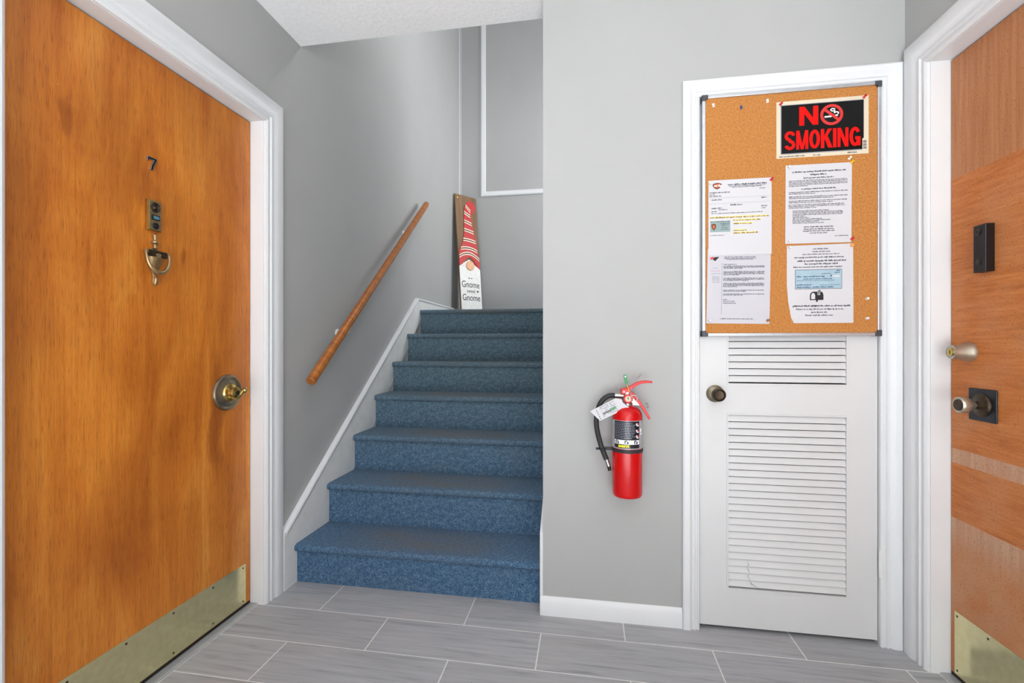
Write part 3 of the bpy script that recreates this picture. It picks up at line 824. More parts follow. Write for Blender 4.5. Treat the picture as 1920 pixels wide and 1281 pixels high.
for (cv, x0, x1, sag, sl_) in STR:
    for dz, mt in ((.0115, 'stripe_cream'), (.0, 'stripe_dark'), (-.0115, 'stripe_cream')):
        obj('hat_stripe', stripe(cv-dz/SH, x0, x1, sag, .0095 if mt == 'stripe_cream' else .009, sl_), mt, sg)
obj('nose', lambda bm: lathe(bm, [(.050, 0), (.050, .010), (.046, .014), (0, .015)], 32), 'nose_skin', sg, loc=(.004, F0-.003, sz(.582)), smooth=35)
text('lettering', 'Gnome', .1, 'sign_letter', sg, (.0, F0-.0036, sz(.735)), width=.225, height=.066, offset=.0)
text('lettering', 'sweet', .1, 'sign_letter', sg, (.0, F0-.0036, sz(.792)), width=.105, height=.030, offset=.0)
text('lettering', 'Gnome', .1, 'sign_letter', sg, (.0, F0-.0036, sz(.842)), width=.225, height=.066, offset=.0)
def leaf(bm):
    for sx in (-1, 1):
        prism(bm, [(sx*.004, 0), (sx*.014, .009), (sx*.028, .008), (sx*.018, -.002)], 'y', F0-.0045, F0-.0028)
obj('leaf_mark', leaf, 'sign_letter', sg, loc=(.0, 0, sz(.688)))
obj('heart_mark', lambda bm: prism(bm, [(0, -.012), (.012, .002), (.010, .010), (.004, .010), (0, .005), (-.004, .010), (-.010, .010), (-.012, .002)], 'y', F0-.0045, F0-.0028), 'sign_letter', sg, loc=(.085, 0, sz(.790)))
obj('nail', lambda bm: lathe(bm, [(.007, 0), (.006, .003), (0, .004)], 12), 'brass', sg, loc=(-h2+.03, F0, SH-.035), smooth=40)
obj('moss_patch', lambda bm: prism(bm, [(-h2+.006, .004), (-h2+.045, .004), (-h2+.040, .05), (-h2+.026, .085), (-h2+.018, .06), (-h2+.008, .05)], 'y', F0-.0045, F0-.0028), 'moss_stain', sg)

# ================================================================= fire extinguisher
ex = root('fire_extinguisher', (.153, YB, .53))
tag(ex, 'red fire extinguisher with black hose hanging on the grey wall', 'fire extinguisher')
EY, ER = -.078, .0562
C0 = (0, EY, 0)
UPZ = (0, 0, 1)
obj('cylinder', lambda bm: lathe(bm, [(0, .010), (.030, .008), (.046, .002), (.052, .001), (.055, .006), (ER, .014), (ER, .300), (.0545, .312), (.049, .324), (.038, .335), (.024, .342), (.018, .344), (.018, .350), (0, .350)], 48, C0, UPZ), 'red_enamel', ex, smooth=35)
def arcband(bm, r0, r1, a0, a1, z0, z1, n=20):
    """band wrapped on the cylinder; angle 0 faces the hall (-y), positive to the right"""
    A_, B_ = [], []
    pts = []
    for i in range(n+1):
        a = radians(a0+(a1-a0)*i/n); pts.append((r1*sin(a), EY-r1*cos(a)))
    for i in range(n, -1, -1):
        a = radians(a0+(a1-a0)*i/n); pts.append((r0*sin(a), EY-r0*cos(a)))
    prism(bm, pts, 'z', z0, z1)
obj('wrap_label', lambda bm: arcband(bm, ER, ER+.0008, -95, 95, .186, .292, 40), 'label_grey', ex, smooth=30)
lb = obj('instruction_label', lambda bm: arcband(bm, ER+.0007, ER+.0013, -58, 44, .190, .290), 'label_navy', ex, smooth=30)
def curved(bm, x0, x1, z0, z1, r=ER+.0017):
    n = max(1, int((x1-x0)/.006))
    arcband(bm, r-.0006, r, math.degrees(x0/ER), math.degrees(x1/ER), z0, z1, n)
def label_lines(bm):
    rnd = random.Random(3); z = .284
    while z > .222:
        x = -.052
        end = .006 + rnd.random()*.018
        while x < end:
            l = .003+rnd.random()*.006
            curved(bm, x, min(x+l, end+.003), z-.0015, z); x += l+.0022
        z -= .0062
obj('small_print', label_lines, 'label_text', lb)['kind'] = 'stuff'
obj('icon_strip', lambda bm: curved(bm, -.055, .042, .2045, .2205), 'label_white', lb, smooth=30)
for cxp in (-.044, -.008, .026):
    def ic(bm, cxp=cxp):
        curved(bm, cxp-.006, cxp-.0025, .2075, .2185, ER+.0022); curved(bm, cxp-.0025, cxp+.003, .2155, .2195, ER+.0022)
        curved(bm, cxp+.003, cxp+.008, .2065, .2155, ER+.0022); curved(bm, cxp-.001, cxp+.001, .2065, .2100, ER+.0022)
    obj('pictogram', ic, 'label_navy', lb)
for zz in (.276, .252, .231):
    obj('pictogram', lambda bm: (curved(bm, .028, .034, zz, zz+.007), curved(bm, .031, .040, zz-.004, zz)), 'label_white', lb)
    obj('pictogram', lambda bm: curved(bm, .036, .041, zz+.001, zz+.007), 'red_plastic', lb)
def bend_text(o):
    for v in o.data.vertices:
        a = v.co.x/ER; d = v.co.z
        r = ER+.0018+d
        # object lies in xz after rotation: x right, y up, z out
        v.co.z = r*cos(a)-(ER+.0018); v.co.x = r*sin(a)
bn = text('brand_lettering', 'sentry', .02, 'yellow_ink', lb, (-.006, EY-ER-.0016, .1970), width=.062, height=.0150, offset=.0008, extrude=.0004)
bend_text(bn)
obj('side_print', lambda bm: (curved(bm, .048, .056, .250, .262), curved(bm, .050, .058, .238, .247)), 'label_white', ex)
obj('strap', lambda bm: arcband(bm, ER, ER+.0022, -178, 178, .171, .184, 60), 'rubber_black', ex, smooth=30)
obj('wall_bracket', boxes((-.016, .016, EY+ER-.002, -.0005, .05, .36), (-.05, .05, EY+ER-.001, EY+ER+.002, .170, .186)), 'black_metal', ex)
# valve and handles
va = obj('valve', lambda bm: lathe(bm, [(.020, .343), (.021, .352), (.017, .356), (.017, .392), (.0145, .396), (.0145, .404), (0, .404)], 24, C0, UPZ), 'steel', ex, smooth=35)
obj('hose_port', lambda bm: tube(bm, [(-.010, EY, .380), (-.048, EY, .380)], .0095, 16), 'steel', va, smooth=50)
obj('shoulder_guard', lambda bm: prism(bm, [(-.008, .344), (.052, .344), (.046, .362), (.016, .372)], 'y', EY-.004, EY+.004), 'steel', va, bevel=.0006)
ga = obj('gauge', lambda bm: lathe(bm, [(.0175, 0), (.0175, .006), (.0155, .008), (.0145, .0065), (0, .0065)], 28, (.002, EY-.014, .370)), 'sign_red_dull', va, smooth=35)
obj('gauge_dial', lambda bm: lathe(bm, [(.0105, .0064), (.0105, .0072), (0, .0072)], 24, (.002, EY-.014, .370)), 'paper_cream', ga)
obj('gauge_needle', lambda bm: (box(bm, .001, .003, EY-.0222, EY-.0211, .366, .379), box(bm, -.003, .005, EY-.0222, EY-.0211, .3715, .3735)), 'dark_bronze', ga)
def flat_handle(path, hw_, th):
    def f(bm):
        P = spline(path, 6); rows = []
        for i, p in enumerate(P):
            t = (P[min(i+1, len(P)-1)]-P[max(i-1, 0)]).normalized(); nn = Vector((-t.z, 0, t.x))
            k = i/(len(P)-1); hwk = hw_[0]+(hw_[1]-hw_[0])*k; tk = th[0]+(th[1]-th[0])*k
            rows.append([bm.verts.new((p.x+nn.x*a, EY+b*hwk, p.z+nn.z*a)) for a, b in ((tk, -1), (tk, 1), (-tk, 1), (-tk, -1))])
        for a, b in zip(rows, rows[1:]):
            for i in range(4): bm.faces.new((a[i], a[(i+1) % 4], b[(i+1) % 4], b[i]))
        bm.faces.new(rows[0]); bm.faces.new(rows[-1][::-1])
    return f
obj('lever', flat_handle([(-.022, 0, .396), (-.004, 0, .402), (.014, 0, .412), (.030, 0, .424), (.052, 0, .432), (.074, 0, .4345), (.092, 0, .433)], (.013, .009), (.0085, .0036)), 'red_plastic', ex, bevel=.0015)
obj('carry_handle', flat_handle([(.008, 0, .392), (.020, 0, .386), (.036, 0, .366), (.056, 0, .338), (.072, 0, .312), (.082, 0, .293)], (.013, .009), (.0065, .0042)), 'red_plastic', ex, bevel=.0015)
obj('lever_head', boxes((-.024, .012, EY-.015, EY+.015, .386, .408)), 'red_plastic', ex, bevel=.003)
obj('rivet', lambda bm: lathe(bm, [(.004, 0), (.0035, .002), (0, .003)], 14, (-.013, EY-.015, .396)), 'steel', ex, smooth=40)
obj('pull_pin', lambda bm: tube(bm, spline([(.052, EY+.01, .462), (.030, EY-.004, .436), (.014, EY-.012, .408), (.010, EY-.020, .392), (.016, EY-.022, .380), (.032, EY-.020, .360)], 5), .0013, 8), 'steel', ex, smooth=60)
def ringpts(cx, cz, r, y, n=20): return [(cx+r*cos(2*pi*i/n), y, cz+r*sin(2*pi*i/n)) for i in range(n)]
obj('pin_ring', lambda bm: tube(bm, ringpts(.022, .372, .013, EY-.021), .0014, 8, True), 'steel', ex, smooth=60)
obj('tamper_seal', lambda bm: prism(bm, [(-.016, .460), (-.005, .464), (-.002, .450), (.002, .432), (-.003, .425), (-.010, .428), (-.013, .440)], 'y', EY-.020, EY-.017), 'green_plastic', ex, bevel=.0006)
obj('seal_mark', lambda bm: prism(bm, [(-.0115, .4555), (-.0065, .457), (-.0055, .4525), (-.0105, .451)], 'y', EY-.0206, EY-.0199), 'label_white', ex)
obj('seal_string', lambda bm: tube(bm, [(-.004, EY-.018, .427), (.001, EY-.020, .412), (.006, EY-.021, .396)], .0008, 6), 'yellow_ink', ex)
# hose
HP = [(-.046, EY, .380), (-.066, EY, .379), (-.088, EY, .366), (-.104, EY, .342), (-.114, EY, .306), (-.116, EY, .270), (-.110, EY, .230), (-.098, EY, .186), (-.086, EY, .154), (-.078, EY, .134)]
obj('hose', lambda bm: tube(bm, spline(HP, 6), .0098, 14), 'rubber_black', ex, smooth=60)
obj('nozzle', lambda bm: tube(bm, [(-.079, EY, .137), (-.074, EY, .124), (-.069, EY, .108)], .0078, 14), 'steel', ex, smooth=40)
obj('nozzle_tip', lambda bm: tube(bm, [(-.0695, EY, .109), (-.065, EY, .092)], [.0072, .0068], 14), 'dark_bronze', ex, smooth=40)
def clip(bm):
    tube(bm, [(-.094+.0125*cos(a), EY+.0125*sin(a), .174) for a in [radians(20+16*i) for i in range(21)]], .003, 8)
    box(bm, -.084, -.050, EY-.004, EY+.004, .170, .182)
    box(bm, -.118, -.105, EY-.003, EY+.003, .170, .178)
obj('hose_clip', clip, 'rubber_black', ex)
# inspection tag
TY = EY - .030
tp = [(-.140, .3215), (-.103, .2860), (.004, .340), (-.019, .357), (-.022, .369), (-.046, .373)]
tg = obj('inspection_tag', lambda bm: prism(bm, tp, 'y', TY-.0008, TY), 'paper', ex)
tag(tg, 'white paper inspection tag')
def tag_print(bm):
    rnd = random.Random(5)
    o = Vector((-.121, .3035)); u = Vector((.893, .449)); v = Vector((-.449, .893))
    for row in range(9):
        x = .028; d = -.016 + row*.0046
        while x < .085:
            l = .003+rnd.random()*.007
            if rnd.random() < .75:
                q = [o+u*x+v*d, o+u*(x+l)+v*d, o+u*(x+l)+v*(d+.0014), o+u*x+v*(d+.0014)]
                prism(bm, [(p.x, p.y) for p in q], 'y', TY-.0014, TY-.0007)
            x += l+.0016
    for row in range(5):
        d = -.018+row*.008
        q = [o+u*.012+v*d, o+u*.016+v*d, o+u*.016+v*(d+.003), o+u*.012+v*(d+.003)]
        prism(bm, [(p.x, p.y) for p in q], 'y', TY-.0014, TY-.0007)
obj('small_print', tag_print, 'ink', tg)['kind'] = 'stuff'
def tag_bold(bm, x0, d0, ws, h):
    o = Vector((-.121, .3035)); u = Vector((.893, .449)); v = Vector((-.449, .893)); x = x0
    for l in ws:
        q = [o+u*x+v*d0, o+u*(x+l)+v*d0, o+u*(x+l)+v*(d0+h), o+u*x+v*(d0+h)]
        prism(bm, [(p.x, p.y) for p in q], 'y', TY-.0017, TY-.0007); x += l+.0012
obj('bold_print', lambda bm: tag_bold(bm, .030, -.008, (.003, .004, .003, .005, .003, .004, .003), .005), 'ink_black', tg)['kind'] = 'stuff'
obj('bold_print', lambda bm: tag_bold(bm, .062, -.008, (.004, .003, .004, .003, .003), .010), 'green_plastic', tg)['kind'] = 'stuff'
obj('wall_hook', lambda bm: tube(bm, spline([(.078, -.002, .345), (.086, -.012, .340), (.088, -.014, .332), (.083, -.010, .327)], 5), .0016, 8), 'steel', ex, smooth=60)

# ================================================================= cork notice board and what is pinned on it
BX0, BX1, BZ0, BZ1 = .438, 1.0535, 1.137, 2.060
BYF = 1.846; CY = 1.853
nb = tag(root('notice_board', ((BX0+BX1)/2, YD-.001, BZ0)), 'aluminium framed cork notice board hanging on the closet door', 'notice board')
bw, bh = (BX1-BX0)/2, BZ1-BZ0
cyl = CY-(YD-.001); fyl = BYF-(YD-.001)
obj('cork_panel', boxes((-bw+.006, bw-.006, cyl, 0, .006, bh-.006)), 'cork', nb)
fw = .012
for (x0, x1, z0, z1) in ((-bw, -bw+fw, .02, bh-.02), (bw-fw, bw, .02, bh-.02), (-bw+.02, bw-.02, 0, fw), (-bw+.02, bw-.02, bh-fw, bh)):
    obj('frame_rail', boxes((x0, x1, fyl, 0, z0, z1)), 'aluminium', nb, bevel=.002)
for sx in (-1, 1):
    for zc, sgn in ((0, 1), (bh, -1)):
        def corner(bm, sx=sx, sgn=sgn):
            c = [(sx*(bw+.001), -sgn*.001), (sx*(bw-.021), -sgn*.001), (sx*(bw-.021), sgn*(fw+.001)), (sx*(bw-fw-.001), sgn*(fw+.001)), (sx*(bw-fw-.001), sgn*.021), (sx*(bw+.001), sgn*.021)]
            prism(bm, c, 'y', fyl-.0015, 0)
        obj('frame_corner', corner, 'corner_grey', nb, bevel=.0015, loc=(0, 0, zc))

def scribble(bm, x0, x1, z, h, rnd, bold=1.0, y=-.0003, dens=1.0):
    """a line of print too small to read: word-like runs of letter-sized strokes"""
    x = x0
    while x < x1:
        for _ in range(rnd.randint(2, 8)):
            if x >= x1: break
            lw = h*(.35+.3*rnd.random())*bold
            hh = h*(1.0 if rnd.random() < .35 else .68)
            lo = -h*.3 if rnd.random() < .12 else 0
            prism(bm, [(x, z+lo), (x+lw, z+lo), (x+lw, z+hh), (x, z+hh)], 'y', y-.0002, y+.0002)
            x += lw + h*.16/bold
        x += h*.45

def sheet(name, x0, z1, wd, ht, y, label, cat='paper', mt='paper', poly=None, bow=.0025, rot=0.0, group=None):
    """a sheet of paper; its root is the top left corner, x to the right, z down is negative; slightly bowed"""
    r = tag(root(name, (x0, y, z1), rot=(0, rot, 0)), label, cat, group)
    def build(bm):
        if poly:
            prism(bm, poly, 'y', -.0001, .0003); return
        n = 10
        fr = []; bk = []
        for i in range(n+1):
            v = i/n; yy = -bow*sin(pi*v)*0 
            fr.append([bm.verts.new((x, -.0001, -ht*v)) for x in (0, wd)])
            bk.append([bm.verts.new((x, .0003, -ht*v)) for x in (0, wd)])
        for i in range(n):
            bm.faces.new((fr[i][0], fr[i+1][0], fr[i+1][1], fr[i][1])); bm.faces.new((bk[i][1], bk[i+1][1], bk[i+1][0], bk[i][0]))
            for s in (0, 1): bm.faces.new((fr[i][s], fr[i+1][s], bk[i+1][s], bk[i][s]))
        bm.faces.new((fr[0][0], fr[0][1], bk[0][1], bk[0][0])); bm.faces.new((fr[n][0], fr[n][1], bk[n][1], bk[n][0]))
    obj('sheet', build, mt, r)
    return r

def lines(parent, name, wd, ht, rows, mt, seed, h=.0042):
    rnd = random.Random(seed)
    def f(bm):
        for row in rows:
            u0, u1, v = row[:3]; b = row[3] if len(row) > 3 else 1.0; hh = row[4] if len(row) > 4 else h
            scribble(bm, wd*u0, wd*u1, -ht*v, hh, rnd, b)
    o = obj(name, f, mt, parent); o['kind'] = 'stuff'
    return o
def patch(parent, name, wd, ht, u0, u1, v0, v1, mt, y=-.0002):
    return obj(name, boxes((wd*u0, wd*u1, y-.0002, y+.0001, -ht*v1, -ht*v0)), mt, parent)
def polyp(parent, name, wd, ht, pts, mt, y=-.0004):
    return obj(name, lambda bm: prism(bm, [(wd*u, -ht*v) for u, v in pts], 'y', y-.0002, y+.0001), mt, parent)

# letter with the highlighted lines
W, Hh = .225, .287
p2 = sheet('letter', .459, 1.472, W, .285, CY-.0006, 'grey notice letter tucked under the yellow highlighted letter on the cork board', mt='paper_grey', rot=radians(1.0))
p1 = sheet('letter', .461, 1.734, W, Hh, CY-.0022, 'white letter with yellow highlighted lines and a small teal stub')
for (a, b_, c_, d_) in ((.02, .95, .485, .507), (.40, .83, .528, .55), (.40, .71, .573, .595), (.40, .61, .663, .685), (.40, .78, .698, .72)):
    patch(p1, 'highlight', W, Hh, a, b_, c_, d_, 'highlighter')
lines(p1, 'print', W, Hh, [(.31, .91, .075, 1.2, .0052), (.33, .90, .093, 1, .0028), (.38, .84, .107, 1, .0028), (.81, .90, .137, 1, .003), (.02, .34, .172, 1, .0042), (.02, .10, .195, 1, .003),
    (.02, .21, .218, 1, .0038), (.05, .21, .268, 1.2), (.84, .92, .262, 1.2), (.35, .54, .343, 1.3, .0048), (.05, .22, .38, 1.2), (.84, .92, .372, 1.2), (.84, .90, .398, 1, .003),
    (.16, .30, .40, 1, .003), (.05, .14, .424), (.05, .86, .448, 1, .003), (.03, .25, .738, 1, .0028)], 'ink', 11)
lines(p1, 'highlighted_print', W, Hh, [(.02, .95, .506, 1.3, .0046), (.40, .82, .549, 1.2, .0044), (.40, .70, .594, 1.2, .0044), (.40, .60, .684, 1.2), (.40, .78, .719, 1.3, .0048)], 'badge_brown', 12)
obj('rule', boxes((W*.02, W*.98, -.0004, 0, -Hh*.2385, -Hh*.236), (W*.02, W*.98, -.0004, 0, -Hh*.3125, -Hh*.310)), 'ink_grey', p1)
stb = patch(p1, 'stub', W, Hh, .03, .35, .545, .69, 'stub_teal')
polyp(p1, 'stub_badge', W, Hh, [(.045, .59), (.085, .575), (.125, .59), (.12, .635), (.09, .67), (.055, .64)], 'badge_brown')
polyp(p1, 'stub_badge_center', W, Hh, [(.070, .60), (.10, .60), (.10, .63), (.085, .645), (.070, .63)], 'badge_orange', -.0007)
lines(p1, 'stub_print', W, Hh, [(.03, .34, .556, 1.2, .003), (.19, .33, .585, 1, .003), (.21, .33, .605, 1, .003), (.20, .32, .66, 1, .003), (.22, .30, .635, 1, .003)], 'ink', 13)
bd = polyp(p1, 'badge', W, Hh, [(.065, .055), (.10, .040), (.14, .034), (.18, .040), (.215, .052), (.205, .085), (.175, .110), (.14, .122), (.105, .112), (.075, .088)], 'badge_brown')
polyp(p1, 'badge_center', W, Hh, [(.085, .062), (.14, .048), (.195, .060), (.18, .088), (.14, .102), (.10, .09)], 'badge_orange', -.0007)
lines(p1, 'badge_print', W, Hh, [(.09, .19, .086, 1.4, .0075)], 'label_white', 14).location.y = -.0006
# grey letter below
H2 = .258; O2 = .027
def v2(v): return (O2 + H2*v)/.285
P2 = lambda rows: [(r_[0], r_[1], v2(r_[2])) + tuple(r_[3:]) for r_ in rows]
body = [(.27, .77, .022, 1, .0034), (.27, .77, .042, 1, .003), (.31, .72, .056, 1, .003), (.26, .47, .13, 1, .003)]
for grp in ((.157, .173, .189), (.237, .253, .269, .285), (.335, .351, .367), (.412, .428, .444, .460), (.512, .528), (.568, .584)):
    for i, v in enumerate(grp): body.append((.26, .90 if i < len(grp)-1 else .26+.2+.3*random.random(), v, 1, .0032))
body += [(.26, .33, .65, 1, .0034), (.26, .43, .676, 1.2, .0034), (.26, .46, .704, 1.2, .0034), (.22, .75, .935, 1, .0034)]
lines(p2, 'print', W, .285, P2(body), 'ink', 21)
lines(p2, 'margin_print', W, .285, P2([(.09, .17, .185, 1, .003), (.06, .20, .265, 1.3, .003), (.08, .19, .312, 1, .003), (.08, .19, .331, 1, .003), (.08, .19, .350, 1, .003), (.08, .19, .372, 1, .003), (.09, .19, .395, 1, .003)]), 'ink_grey', 22)
lines(p2, 'margin_print', W, .285, P2([(.06, .20, .225, 1, .003)]), 'ink_pink', 23)
obj('rule', boxes((W*.233, W*.240, -.0004, 0, -(O2+H2*.87), -(O2+H2*.10))), 'ink_grey', p2)
polyp(p2, 'badge', W, .285, [(.05, v2(.02)), (.19, v2(.012)), (.15, v2(.05)), (.125, v2(.075)), (.09, v2(.055))], 'ink_black')
polyp(p2, 'badge_corner', W, .285, [(.04, v2(.03)), (.075, v2(.012)), (.115, v2(.02)), (.09, v2(.045)), (.05, v2(.055))], 'pin_red', -.0007)
# long notice
W3, H3 = .224, .293
p3 = sheet('letter', .735, 1.775, W3, H3, CY-.0012, 'white letter of dense paragraphs under the no smoking sign', rot=radians(.3))
r3 = [(.10, .90, .098, 1.4, .0048), (.38, .62, .138, 1.5, .0052), (.27, .73, .176, 1.3, .004)]
r3 += [(.05, .93, .205+.017*i, 1, .003) for i in range(4)] + [(.05, .34, .273, 1, .003), (.24, .76, .315, 1.3, .0042)]
for v in (.352, .41, .463): r3 += [(.05, .93, v, 1.2, .0032), (.05, .45 if v < .4 else .72, v+.020, 1.2, .0032)]
r3 += [(.05, .88, .513, 1, .0032), (.05, .90, .532, 1, .0032), (.05, .47, .551, 1, .0032)]
for i, e in enumerate((.66, .86, .87, .86, .3, .36, .56, .68, .50, .58)): r3.append((.11, e, .588+.0175*i, 1.1, .003))
r3 += [(.28, .72, .798, 1.2, .0042), (.28, .73, .826, 1.2, .0038), (.27, .74, .850, 1.2, .0038), (.37, .63, .876, 1, .0036), (.75, .95, .918, 1, .003)]
lines(p3, 'print', W3, H3, r3, 'ink', 31)
# notice with cheque and mail box; its lower left corner curls in
W4, H4 = .224, .289
p4 = sheet('letter', .739, 1.474, W4, H4, CY-.0012, 'white letter with a pale blue cheque and a mailbox picture',
           poly=[(0, 0), (W4, .002), (W4+.001, -H4), (W4*.11, -H4), (W4*.065, -H4*.93), (W4*.02, -H4*.72), (0, -H4*.5)])
lines(p4, 'print', W4, H4, [(.40, .64, .055, 1, .0044), (.39, .65, .090, 1, .0042), (.24, .79, .122, 1, .0036), (.11, .86, .162, 1.3, .0042), (.16, .89, .210, 1.3, .0054), (.27, .77, .248, 1.2, .005),
    (.10, .84, .286, 1.3, .0042), (.09, .94, .788, 1.5, .0054), (.14, .84, .828, 1.1, .0046), (.37, .61, .868, 1.3, .0046), (.28, .69, .906, 1.1, .0046)], 'ink', 41)
patch(p4, 'cheque_border', W4, H4, .127, .833, .312, .563, 'ink', -.0002)
ch = patch(p4, 'cheque', W4, H4, .134, .826, .318, .557, 'cheque_blue', -.0005)
o = lines(p4, 'cheque_print', W4, H4, [(.75, .80, .336, 1.4, .0036), (.72, .80, .362, 1.2, .0036), (.53, .66, .372, 1, .003), (.15, .22, .408, 1.5, .0045), (.25, .56, .408, 1.1, .0044), (.66, .68, .405, 1.6, .005),
    (.25, .68, .438, 1, .0034), (.15, .72, .456, 1, .002), (.15, .36, .515, 1.2, .0044), (.50, .80, .516, 1, .002), (.15, .36, .545, 1.3, .004), (.39, .70, .545, 1.3, .004)], 'ink_blue', 42)
o.location.y = -.0006
obj('amount_box', boxes((W4*.69, W4*.80, -.0009, -.0006, -H4*.412, -H4*.392)), 'paper', p4)
mb = polyp(p4, 'mailbox_picture', W4, H4, [(.352, .705), (.352, .645), (.36, .62), (.38, .602), (.405, .597), (.52, .597), (.545, .610), (.556, .64), (.556, .705), (.475, .705), (.470, .728), (.445, .728), (.445, .705)], 'ink_black')
polyp(p4, 'mailbox_door', W4, H4, [(.370, .693), (.370, .645), (.380, .622), (.400, .612), (.420, .622), (.430, .645), (.430, .693)], 'paper', -.0008)
polyp(p4, 'flag_gap', W4, H4, [(.468, .597), (.468, .640), (.505, .640), (.505, .597)], 'paper', -.0008)
polyp(p4, 'flag', W4, H4, [(.478, .632), (.478, .580), (.510, .580), (.510, .594), (.493, .594), (.493, .632)], 'ink_black', -.0011)

# no smoking sign
NSX, NSZ = .8585, 1.9085
ns = tag(root('no_smoking_sign', (NSX, CY-.0012, NSZ)), 'black and red no smoking sign with cream border on the cork board', 'sign')
obj('card', boxes((-.1555, .1555, 0, .0008, -.106, .106)), 'paper_cream', ns)
obj('grey_outline', boxes((-.1415, .1405, -.0004, .0002, -.0925, .0930)), 'ink_grey', ns)  # grey outline around the black field
obj('black_field', boxes((-.1385, .1385, -.0007, .0002, -.089, .0905)), 'sign_black', ns)
def stroke(pts, closed=False):
    return pts
def glyph_N(bm, x0, x1, z0, z1, s, d):
    prism(bm, [(x0, z0), (x0+s, z0), (x0+s, z1-.0), (x0, z1)], 'y', -.0011, -.0005)
    prism(bm, [(x1-s, z0), (x1, z0), (x1, z1), (x1-s, z1)], 'y', -.0011, -.0005)
    prism(bm, [(x0, z1), (x0+s*1.05, z1), (x1, z0), (x1-s*1.05, z0)], 'y', -.00115, -.0005)
obj('letter_n', lambda bm: glyph_N(bm, -.0775, -.0125, .0115, .0815, .0175, .02), 'sign_red', ns)
def ring(bm, ro, ri, c, y0, y1, n=40):
    a = [[bm.verts.new((c[0]+r_*cos(2*pi*i/n), y, c[1]+r_*sin(2*pi*i/n))) for i in range(n)] for r_, y in ((ro, y0), (ro, y1), (ri, y1), (ri, y0))]
    for k in range(4):
        p, q = a[k], a[(k+1) % 4]
        for i in range(n): bm.faces.new((p[i], p[(i+1) % n], q[(i+1) % n], q[i]))
RC = (.0325, .0445)
sym = obj('prohibition_ring', lambda bm: ring(bm, .0385, .0285, RC, -.0012, -.0005), 'sign_red_dull', ns)
def bar(p, q, wd_, y0=-.0012, y1=-.0005):
    def f(bm):
        P, Q = Vector(p), Vector(q); t = (Q-P).normalized(); n_ = Vector((-t.y, t.x))*wd_/2
        prism(bm, [tuple(P+n_), tuple(P-n_), tuple(Q-n_), tuple(Q+n_)], 'y', y0, y1)
    return f
obj('slash', bar((RC[0]-.0235, RC[1]+.0205), (RC[0]+.0235, RC[1]-.0205), .0095, -.0016), 'sign_red_dull', sym)
obj('cigarette', bar((RC[0]-.024, RC[1]-.007), (RC[0]+.000, RC[1]-.006), .0055), 'sign_white', sym)
obj('cigarette', bar((RC[0]+.011, RC[1]-.004), (RC[0]+.021, RC[1]-.003), .0055), 'sign_white', sym)
sp_ = spline([(RC[0]+.0215, 0, RC[1]+.001), (RC[0]+.022, 0, RC[1]+.007), (RC[0]+.014, 0, RC[1]+.009), (RC[0]+.009, 0, RC[1]+.006), (RC[0]+.010, 0, RC[1]+.014), (RC[0]+.002, 0, RC[1]+.013), (RC[0]-.003, 0, RC[1]+.018), (RC[0]+.003, 0, RC[1]+.022), (RC[0]+.012, 0, RC[1]+.019)], 5)
obj('smoke', lambda bm: tube(bm, [(p.x, -.0009, p.z) for p in sp_], .0022, 6, squash=(1, .2, 1)), 'sign_white', sym)
# SMOKING in heavy condensed capitals
def arc(cx, cz, rx, rz, a0, a1, n=10):
    return [(cx+rx*cos(radians(a0+(a1-a0)*i/n)), cz+rz*sin(radians(a0+(a1-a0)*i/n))) for i in range(n+1)]
LH, LW2, SWD = .070, .0365, .0112
def thick(pl, wd_):
    """a polyline thickened into a strip (closed outline)"""
    l, r_ = [], []
    for i, p in enumerate(pl):
        a = Vector(pl[max(i-1, 0)]); b_ = Vector(pl[min(i+1, len(pl)-1)]); t = (b_-a).normalized(); n_ = Vector((-t.y, t.x))*wd_/2
        P = Vector(p); l.append(tuple(P+n_)); r_.append(tuple(P-n_))
    return l, r_
def strip(bm, pl, wd_, y0=-.0012, y1=-.0005):
    l, r_ = thick(pl, wd_)
    for i in range(len(pl)-1):
        prism(bm, [l[i], r_[i], r_[i+1], l[i+1]], 'y', y0, y1)
